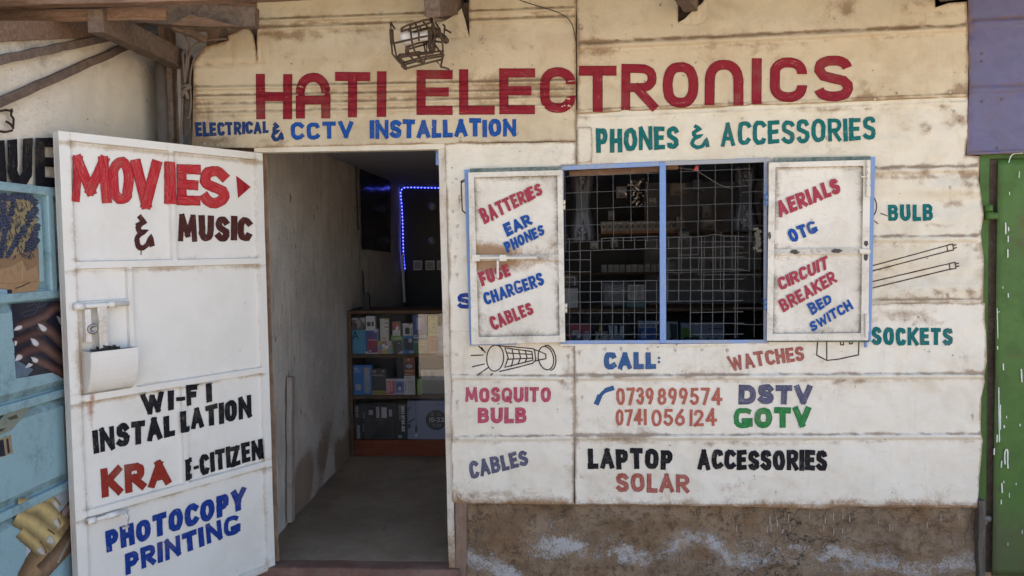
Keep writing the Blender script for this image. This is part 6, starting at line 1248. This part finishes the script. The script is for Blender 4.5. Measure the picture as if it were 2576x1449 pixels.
mb = MB(); a, b = aty(1010, 640, YW-.25), aty(1026, 752, YW-.25); mb.bar(aty(1012, 640, YW-.25), aty(1019, 760, YW-.25), .02, .05, (0, 1, 0)); o = mb.build('plank', M['whiteplastic']); tag(o, 'pale narrow plank leaning behind the counter below the light strip', 'plank')
# goods seen through the window mesh
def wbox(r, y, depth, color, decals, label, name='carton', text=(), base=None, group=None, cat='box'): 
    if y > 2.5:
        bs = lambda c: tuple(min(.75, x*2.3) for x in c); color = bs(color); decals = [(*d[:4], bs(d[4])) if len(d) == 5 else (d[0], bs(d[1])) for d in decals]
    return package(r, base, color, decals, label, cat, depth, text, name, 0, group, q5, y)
gw = 'goods in the counter below the window'; yw_ = YC+.05
wbox((112, 1250, 268, 1462), yw_, .06, (.33, .035, .045), [(.1, .08, .96, .62, (.02, .03, .06)), (.12, .62, .42, .78, (.42, .40, .4)), (disc(.78, .55, .16, .22), (.30, .31, .36)), (.34, .5, .5, .62, (.5, .5, .5)), (.4, .08, .96, .26, (.16, .2, .27))], 'red carton with a dark camera picture, left of the goods below the window', group=gw, base=zS1)
mb = MB(); a = aty(*q5(338, 1350), yw_); mb.lathe((a.x, yw_+.03, zS1), [(.034, 0), (.036, .02), (.034, .09), (.028, .13), (.016, .16), (.011, .19), (.008, .22)], (0, 0, 1), 16, (.36, .26, .05)); mb.lathe((a.x, yw_+.03, zS1+.105), [(.0345, 0), (.0325, .02)], (0, 0, 1), 16, (.02, .02, .03)); o = mb.build('bottle', M['card'], None, True); tag(o, 'small yellow glue bottle on the shelf below the window', 'bottle')
mb = MB(); a = aty(*q5(450, 1350), yw_)
for k, dx in enumerate((-.034, 0, .034)):
    x = a.x+dx; mb.hexa([(x-.012, yw_, zS1+.10), (x+.012, yw_, zS1+.10), (x+.010+dx*.3, yw_, zS1+.195), (x-.010+dx*.3, yw_, zS1+.20), (x-.012, yw_+.012, zS1+.10), (x+.012, yw_+.012, zS1+.10), (x+.010+dx*.3, yw_+.012, zS1+.195), (x-.010+dx*.3, yw_+.012, zS1+.20)], (.42, .46, .52))
mb.box((a.x-.055, yw_-.005, zS1), (a.x+.055, yw_+.04, zS1+.12), (.20, .22, .25)); o = mb.build('plug_tray', M['card']); tag(o, 'grey tray of pale plastic plugs on the shelf below the window', 'tray')
wbox((300, 1310, 392, 1462), yw_+.002, .05, (.26, .26, .25), [(.1, .2, .9, .8, (.36, .36, .36))], 'low clear tray of screws beside the yellow bottle', 'screw_tray', group=gw, base=zS1, cat='tray')
wbox((617, 1232, 772, 1462), yw_, .07, (.40, .42, .48), [(0, 0, 1, .78, (.03, .08, .30)), (disc(.2, .56, .1, .12), (.28, .36, .5)), (.1, .12, .5, .16, (.3, .4, .6)), (.1, .22, .6, .26, (.3, .4, .6)), ([(.75, .7), (1, 1), (1, .1), (.86, .2)], (.03, .03, .045))], 'blue and white carton just left of the window mullion', group=gw, base=zS1, text=[('PERNOVA', .08, .82, .74, .95, (.04, .09, .32), .2, 0)])
wbox((818, 1240, 906, 1462), yw_, .06, (.40, .42, .43), [([(.3, .95), (.9, .92), (.92, .45), (.6, .4), (.4, .5)], (.025, .03, .035)), ([(.1, .3), (.45, .55), (.55, .42), (.2, .24)], (.03, .035, .04)), ([(.1, .02), (.4, .18), (.7, .14), (.75, .02)], (.04, .045, .05))], 'pale carton with a dark security camera on it', group=gw, base=zS1)
wbox((928, 1246, 1240, 1462), yw_, .06, (.33, .34, .40), [([(0, 0), (0, .85), (.2, .8), (.45, .45), (.48, 0)], (.14, .25, .03)), (.07, .02, .40, .52, (.02, .02, .025)), (.10, .05, .34, .45, (.16, .17, .2)), (.55, .34, .97, .44, (.03, .03, .04)), (.56, 0, .64, .34, (.02, .02, .025)), (.82, 0, .9, .34, (.02, .02, .025)), (.6, .44, .66, .5, (.03, .03, .04)), (.80, .44, .86, .5, (.03, .03, .04)), (.64, .78, .95, .82, (.05, .05, .07))], 'wide green and white carton of a screen bracket below the window', group=gw, base=zS1)
# floodlight, cooler and white unit standing on the counter
def roundbox(mb, x0, x1, z0, z1, y0, y1, c):
    mb.box((x0, y0, z0), (x1, y1, z1), c)
yk = YC+.16
a, b = aty(*q5(352, 1030), yk), aty(*q5(572, 865), yk); hB = b.z-a.z
fl = empty('floodlight', ((a.x+b.x)/2, yk, zTop), 'grey rectangular floodlight with rows of small lamps on the counter', 'floodlight')
mb = MB(); mb.box((a.x, yk, zTop), (b.x, yk+.05, zTop+hB*1.12), (.11, .115, .125)); mb.build('housing', M['plasticgrey'], fl, False, .02)
mb = MB()
for i in range(10):
    for j in range(6):
        x = lerp(a.x+.05, b.x-.05, i/9); z = lerp(zTop+.10, zTop+hB*1.12-.045, j/5); mb.lathe((x, yk-.001, z), [(.011, 0), (.010, .006), (.004, .009)], (0, -1, 0), 8, (.26, .26, .27))
mb.build('lamp_grid', M['plasticgrey'], fl, True)
a, b = aty(*q5(528, 1092), yk-.11), aty(*q5(668, 915), yk-.11); z0 = zTop; hB = b.z-a.z; y0 = yk-.11
co = empty('air_cooler', ((a.x+b.x)/2, y0, zTop), 'small square grey and white desk air cooler on the counter', 'air cooler')
mb = MB(); mb.box((a.x, y0, z0), (b.x, y0+.10, z0+hB*.30), (.045, .12, .13)); mb.box((a.x+.002, y0, z0+hB*.31), (b.x-.002, y0+.10, z0+hB), (.16, .155, .15)); mb.build('body', M['plasticgrey'], co, False, .008)
mb = MB(); gx0_, gx1_, gz0_, gz1_ = lerp(a.x, b.x, .10), lerp(a.x, b.x, .90), z0+hB*.34, z0+hB*.96; f_ = .010
for p, q in (((gx0_, gz0_), (gx1_, gz0_+f_)), ((gx0_, gz1_-f_), (gx1_, gz1_)), ((gx0_, gz0_+f_), (gx0_+f_, gz1_-f_)), ((gx1_-f_, gz0_+f_), (gx1_, gz1_-f_))): mb.box((p[0], y0-.008, p[1]), (q[0], y0-.0005, q[1]), (.42, .38, .34))
for k in range(9): z = lerp(gz0_+.016, gz1_-.016, k/8); mb.box((gx0_+f_, y0-.006, z-.0025), (gx1_-f_, y0-.001, z+.0025), (.38, .35, .32))
mb.box(((gx0_+gx1_)/2-.004, y0-.0075, gz0_+f_), ((gx0_+gx1_)/2+.004, y0-.0065, gz1_-f_), (.38, .35, .32)); mb.build('grille', M['plasticgrey'], co)
mb = MB(); mb.box((gx0_+f_, y0-.0012, gz0_+f_), (gx1_-f_, y0-.0006, gz1_-f_), (.02, .02, .02)); mb.build('grille_backing', M['plasticgrey'], co)
wbox((60, 965, 170, 1110), yk-.05, .12, (.34, .335, .33), [(0, .02, .7, .34, (.38, .37, .36)), (0, .34, .7, .36, (.2, .2, .2))], 'plain white plastic unit on the counter behind the left shutter edge', 'power_unit', base=zTop, cat='power unit')
wbox((70, 885, 168, 965), yk+.1, .08, (.05, .05, .055), [(.0, .0, .84, .86, (.30, .30, .31)), (0, .0, .74, .76, (.02, .02, .025))], 'small dark framed screen behind the white plastic unit', 'screen', cat='screen')
# wall shelves with small boxes, sockets
ysh = 3.3
SH = empty('wall_shelf', (.3, ysh, 1.2), 'dim brown two-tier wall shelf behind the counter', 'shelf')
zA_, zB_ = aty(*q5(600, 578), ysh).z, aty(*q5(600, 862), ysh).z
for z in (zA_, zB_): mb = MB(); mb.box((-.1, ysh-.02, z-.02), (1.9, ysh+.22, z)); mb.build('shelf', M['counterwood'], SH)
for x in (-.1, 1.9): mb = MB(); mb.box((x-.02, ysh-.018, zB_-.25), (x+.02, ysh+.2, zA_+.3)); mb.build('upright', M['counterwood'], SH)
rg = random.Random(11)
for k in range(13):
    x0 = 342 + k*42.5; 
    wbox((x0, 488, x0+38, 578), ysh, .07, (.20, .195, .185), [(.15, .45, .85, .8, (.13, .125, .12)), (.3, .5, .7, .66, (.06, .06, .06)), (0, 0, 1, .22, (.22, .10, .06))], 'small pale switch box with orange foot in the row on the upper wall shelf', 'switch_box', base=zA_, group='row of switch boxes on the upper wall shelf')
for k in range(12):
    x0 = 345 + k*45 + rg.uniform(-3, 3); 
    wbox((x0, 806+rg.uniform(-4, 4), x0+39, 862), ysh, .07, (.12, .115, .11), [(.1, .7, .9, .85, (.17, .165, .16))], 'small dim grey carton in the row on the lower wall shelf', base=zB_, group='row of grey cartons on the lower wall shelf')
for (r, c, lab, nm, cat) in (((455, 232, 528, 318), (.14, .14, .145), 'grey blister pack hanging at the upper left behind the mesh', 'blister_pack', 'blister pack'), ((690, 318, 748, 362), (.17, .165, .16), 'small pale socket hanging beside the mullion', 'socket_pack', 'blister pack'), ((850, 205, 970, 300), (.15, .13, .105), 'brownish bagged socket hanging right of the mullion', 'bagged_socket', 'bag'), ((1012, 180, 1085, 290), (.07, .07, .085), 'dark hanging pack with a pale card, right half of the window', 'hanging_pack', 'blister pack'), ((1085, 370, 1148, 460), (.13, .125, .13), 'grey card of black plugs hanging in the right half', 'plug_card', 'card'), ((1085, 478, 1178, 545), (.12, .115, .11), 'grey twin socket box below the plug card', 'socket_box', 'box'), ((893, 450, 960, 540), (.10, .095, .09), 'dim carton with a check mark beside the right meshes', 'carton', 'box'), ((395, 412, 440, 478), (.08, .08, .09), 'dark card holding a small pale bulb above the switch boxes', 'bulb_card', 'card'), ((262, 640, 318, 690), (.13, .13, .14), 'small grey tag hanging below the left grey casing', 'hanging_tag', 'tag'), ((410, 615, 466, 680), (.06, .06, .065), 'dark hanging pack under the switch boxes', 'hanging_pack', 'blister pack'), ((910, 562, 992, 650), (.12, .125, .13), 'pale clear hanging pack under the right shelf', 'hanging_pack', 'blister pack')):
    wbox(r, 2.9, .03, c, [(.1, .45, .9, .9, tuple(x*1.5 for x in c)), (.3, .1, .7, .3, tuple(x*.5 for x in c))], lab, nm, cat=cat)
# bag of silver clips
mb = MB(); rr = random.Random(9)
for _ in range(70):
    x, y = rr.gauss(600, 30), rr.uniform(185, 370); p = aty(*q5(x, y), 1.0 + rr.uniform(-.02, .02)); q = p + V((rr.uniform(-.012, .012), rr.uniform(-.008, .008), rr.uniform(-.016, .016))); mb.bar(p, q, .006, .003, (0, 1, 0), c=(.3, .3, .32))
o = mb.build('bag_of_clips', M['steel']); tag(o, 'hanging bunch of small silver clips in the left half of the window', 'clips')
# moulded grey casings hung behind the mesh, waisted with two round emblems
def casing(cx, ytop, ybot, dep, half, lab, shear=0.0):
    r = empty('plastic_casing', aty(*q5(cx, ytop), dep), lab, 'casing', 'grey perforated plastic casings hung behind the mesh')
    prof = [(0, .50), (.10, .49), (.22, .46), (.30, .40), (.40, .33), (.52, .33), (.62, .38), (.74, .46), (.88, .52), (.97, .50), (1, .42)]
    mb = MB(); rows = []; NS = 14; NTT = 40; HW = half
    for j in range(NTT+1):
        t_ = j/NTT; k = next(i for i in range(len(prof)-1) if prof[i+1][0] >= t_-1e-9); w_ = lerp(prof[k][1], prof[k+1][1], smooth(prof[k][0], prof[k+1][0], t_)); row = []
        for i in range(NS+1):
            s_ = lerp(-1, 1, i/NS); x = cx + s_*w_*HW*2 + shear*t_; y = lerp(ytop, ybot, t_)
            bul = .035*math.sqrt(max(0, 1-s_*s_)) + .010*math.exp(-((abs(s_)-.62)/.14)**2)
            V1 = abs(s_)*.5 - abs(t_-.33)*1.1 if t_ < .33 else 0
            notch = -.018 if (t_ < .26 and abs(s_) < .52*(1-t_/.27)) or (t_ > .70 and abs(s_) < .55*((t_-.70)/.30)) else 0
            row.append(mb.vert(aty(*q5(x, y), dep - bul - notch*1.0), (.035, .036, .042) if not notch else (.02, .02, .025)))
        rows.append(row)
    for A_, B_ in zip(rows, rows[1:]):
        for i in range(NS): mb.face((A_[i], A_[i+1], B_[i+1], B_[i]))
    o = mb.build('shell', M['plasticgrey'], r, True); m_ = o.modifiers.new('thick', 'SOLIDIFY'); m_.thickness = .004
    for ty in (.16, .84):
        c_ = aty(*q5(cx + shear*ty, lerp(ytop, ybot, ty)), dep-.030); mb = MB(); mb.lathe(c_, [(.026, 0), (.027, .006), (.023, .008), (.021, .005), (.014, .005), (.013, .010), (.004, .011)], (0, -1, 0), 20, (.075, .075, .085)); mb.build('emblem', M['plasticgrey'], r, True)
    mb = MB()
    for j in range(17):
        for i in range(8):
            if i+j % 2*.5 > 7.2: continue
            x = cx + shear*.46 + (i-3.5+(j % 2)*.5)*HW*.125; y = lerp(ytop, ybot, .33+.0165*j); p = aty(*q5(x, y), dep-.0415); mb.box(p-V((.0045, .0, .0028)), p+V((.0045, .006, .0028)), (.02, .02, .024))
    mb.build('perforations', M['plasticgrey'], r)
casing(200, 115, 635, .42, 86, 'grey perforated plastic casing hung at the left end of the window')
casing(1408, 78, 560, .42, 86, 'grey perforated plastic casing hung at the right end of the window', -8)
mb = MB(); mb.poly([aty(*q5(x, y), .05) for x, y in ((1040, 75), (1058, 92), (1055, 118), (1020, 116), (1032, 100))], (.5, .05, .06)); mb.poly([aty(*q5(x, y), .054) for x, y in ((1020, 116), (1055, 118), (1058, 92), (1040, 75))], (.5, .05, .06)); o = mb.build('red_ribbon', M['card']); tag(o, 'scrap of red ribbon tied at the top of the right mesh', 'ribbon')
cable('string', [aty(*q5(*p), .06) for p in ((830, 78), (960, 105), (1030, 112), (1120, 165), (1200, 215), (1300, 250))], .0015, M['cable'], 'thin pale string slanting behind the right mesh', 4)
mb = MB(); p0 = aty(*q5(1490, 590), .3)
for k in range(10):
    a_ = p0 + V((rnd.uniform(-.012, .012), rnd.uniform(-.01, .01), .03 - .012*k)); mb.hexa([a_+V(d) for d in ((-.012, 0, -.007), (.012, 0, -.007), (.010, 0, .009), (-.012, 0, .007), (-.012, .01, -.007), (.012, .01, -.007), (.010, .01, .009), (-.012, .01, .007))], (.36, .33, .26))
o = mb.build('paper_scrap', M['card']); tag(o, 'crumpled cream paper hanging at the right edge of the window', 'paper')
# ------------------------------------------------------------------ stones and grass along the foot of the wall
mS = M['stone']
def stone(x, y, z, r, lab, grp='stones below the door step'):
    bm = bmesh.new(); bmesh.ops.create_icosphere(bm, subdivisions=3, radius=1); sd = rnd.uniform(0, 99)
    for v_ in bm.verts:
        n_ = 1 + .35*noise.noise(v_.co*1.1 + V((sd, 0, 0))) + .12*noise.noise(v_.co*3.3 + V((sd, 5, 0))); v_.co = V((v_.co.x*r*1.4, v_.co.y*r, v_.co.z*r*.75))*n_
    me = bpy.data.meshes.new('stone'); bm.to_mesh(me); bm.free(); me.materials.append(mS); me.polygons.foreach_set('use_smooth', [True]*len(me.polygons))
    o = bpy.data.objects.new('stone', me); o.location = (x, y, z); COL.objects.link(o); tag(o, lab, 'stone', grp)
for px, r, lab in ((672, .06, 'grey stone under the hinge side of the open door'), (712, .05, 'low grey stone below the left end of the step'), (770, .055, 'flat grey stone below the left half of the step'), (860, .06, 'broad grey stone in the middle below the step'), (985, .05, 'grey stone right of the middle below the step'), (1085, .06, 'grey stone below the right end of the step'), (1140, .04, 'small grey stone at the foot of the door jamb')):
    p = aty(px, 1449, -.05); stone(p.x, -.07, .045, r, lab)
def tuft(px, n, hmax, lab):
    x = aty(px, 1440, -.06).x; mb = MB()
    for _ in range(n):
        a0 = rnd.uniform(0, 6.28); l = hmax*rnd.uniform(.5, 1); bx, by = x+rnd.gauss(0, .03), -.07+rnd.gauss(0, .012); cv = rnd.uniform(.1, .6); pts = []
        for k in range(5): t_ = k/4; pts.append((bx + math.cos(a0)*cv*l*t_*t_, by + math.sin(a0)*cv*l*.5*t_*t_, l*t_*(1-.25*cv*t_)))
        wd = .0035; prev = None
        for k, q in enumerate(pts):
            s_ = wd*(1-k/4.3); e = V((-math.sin(a0), math.cos(a0), 0))*s_; i0, i1 = mb.vert(V(q)-e), mb.vert(V(q)+e)
            if prev: mb.face((prev[0], prev[1], i1, i0))
            prev = (i0, i1)
    o = mb.build('grass_tuft', M['grass']); tag(o, lab, 'grass', 'grass tufts at the foot of the plinth')
M['grass'] = plain('green_grass_blade', (.045, .09, .02), .6, 0, .4)
tuft(1953, 26, .15, 'taller tuft of green grass at the foot of the plinth'); tuft(2085, 34, .13, 'broad tuft of grass right of the taller one at the plinth foot'); tuft(2040, 12, .09, 'sparse short grass between the two larger tufts')
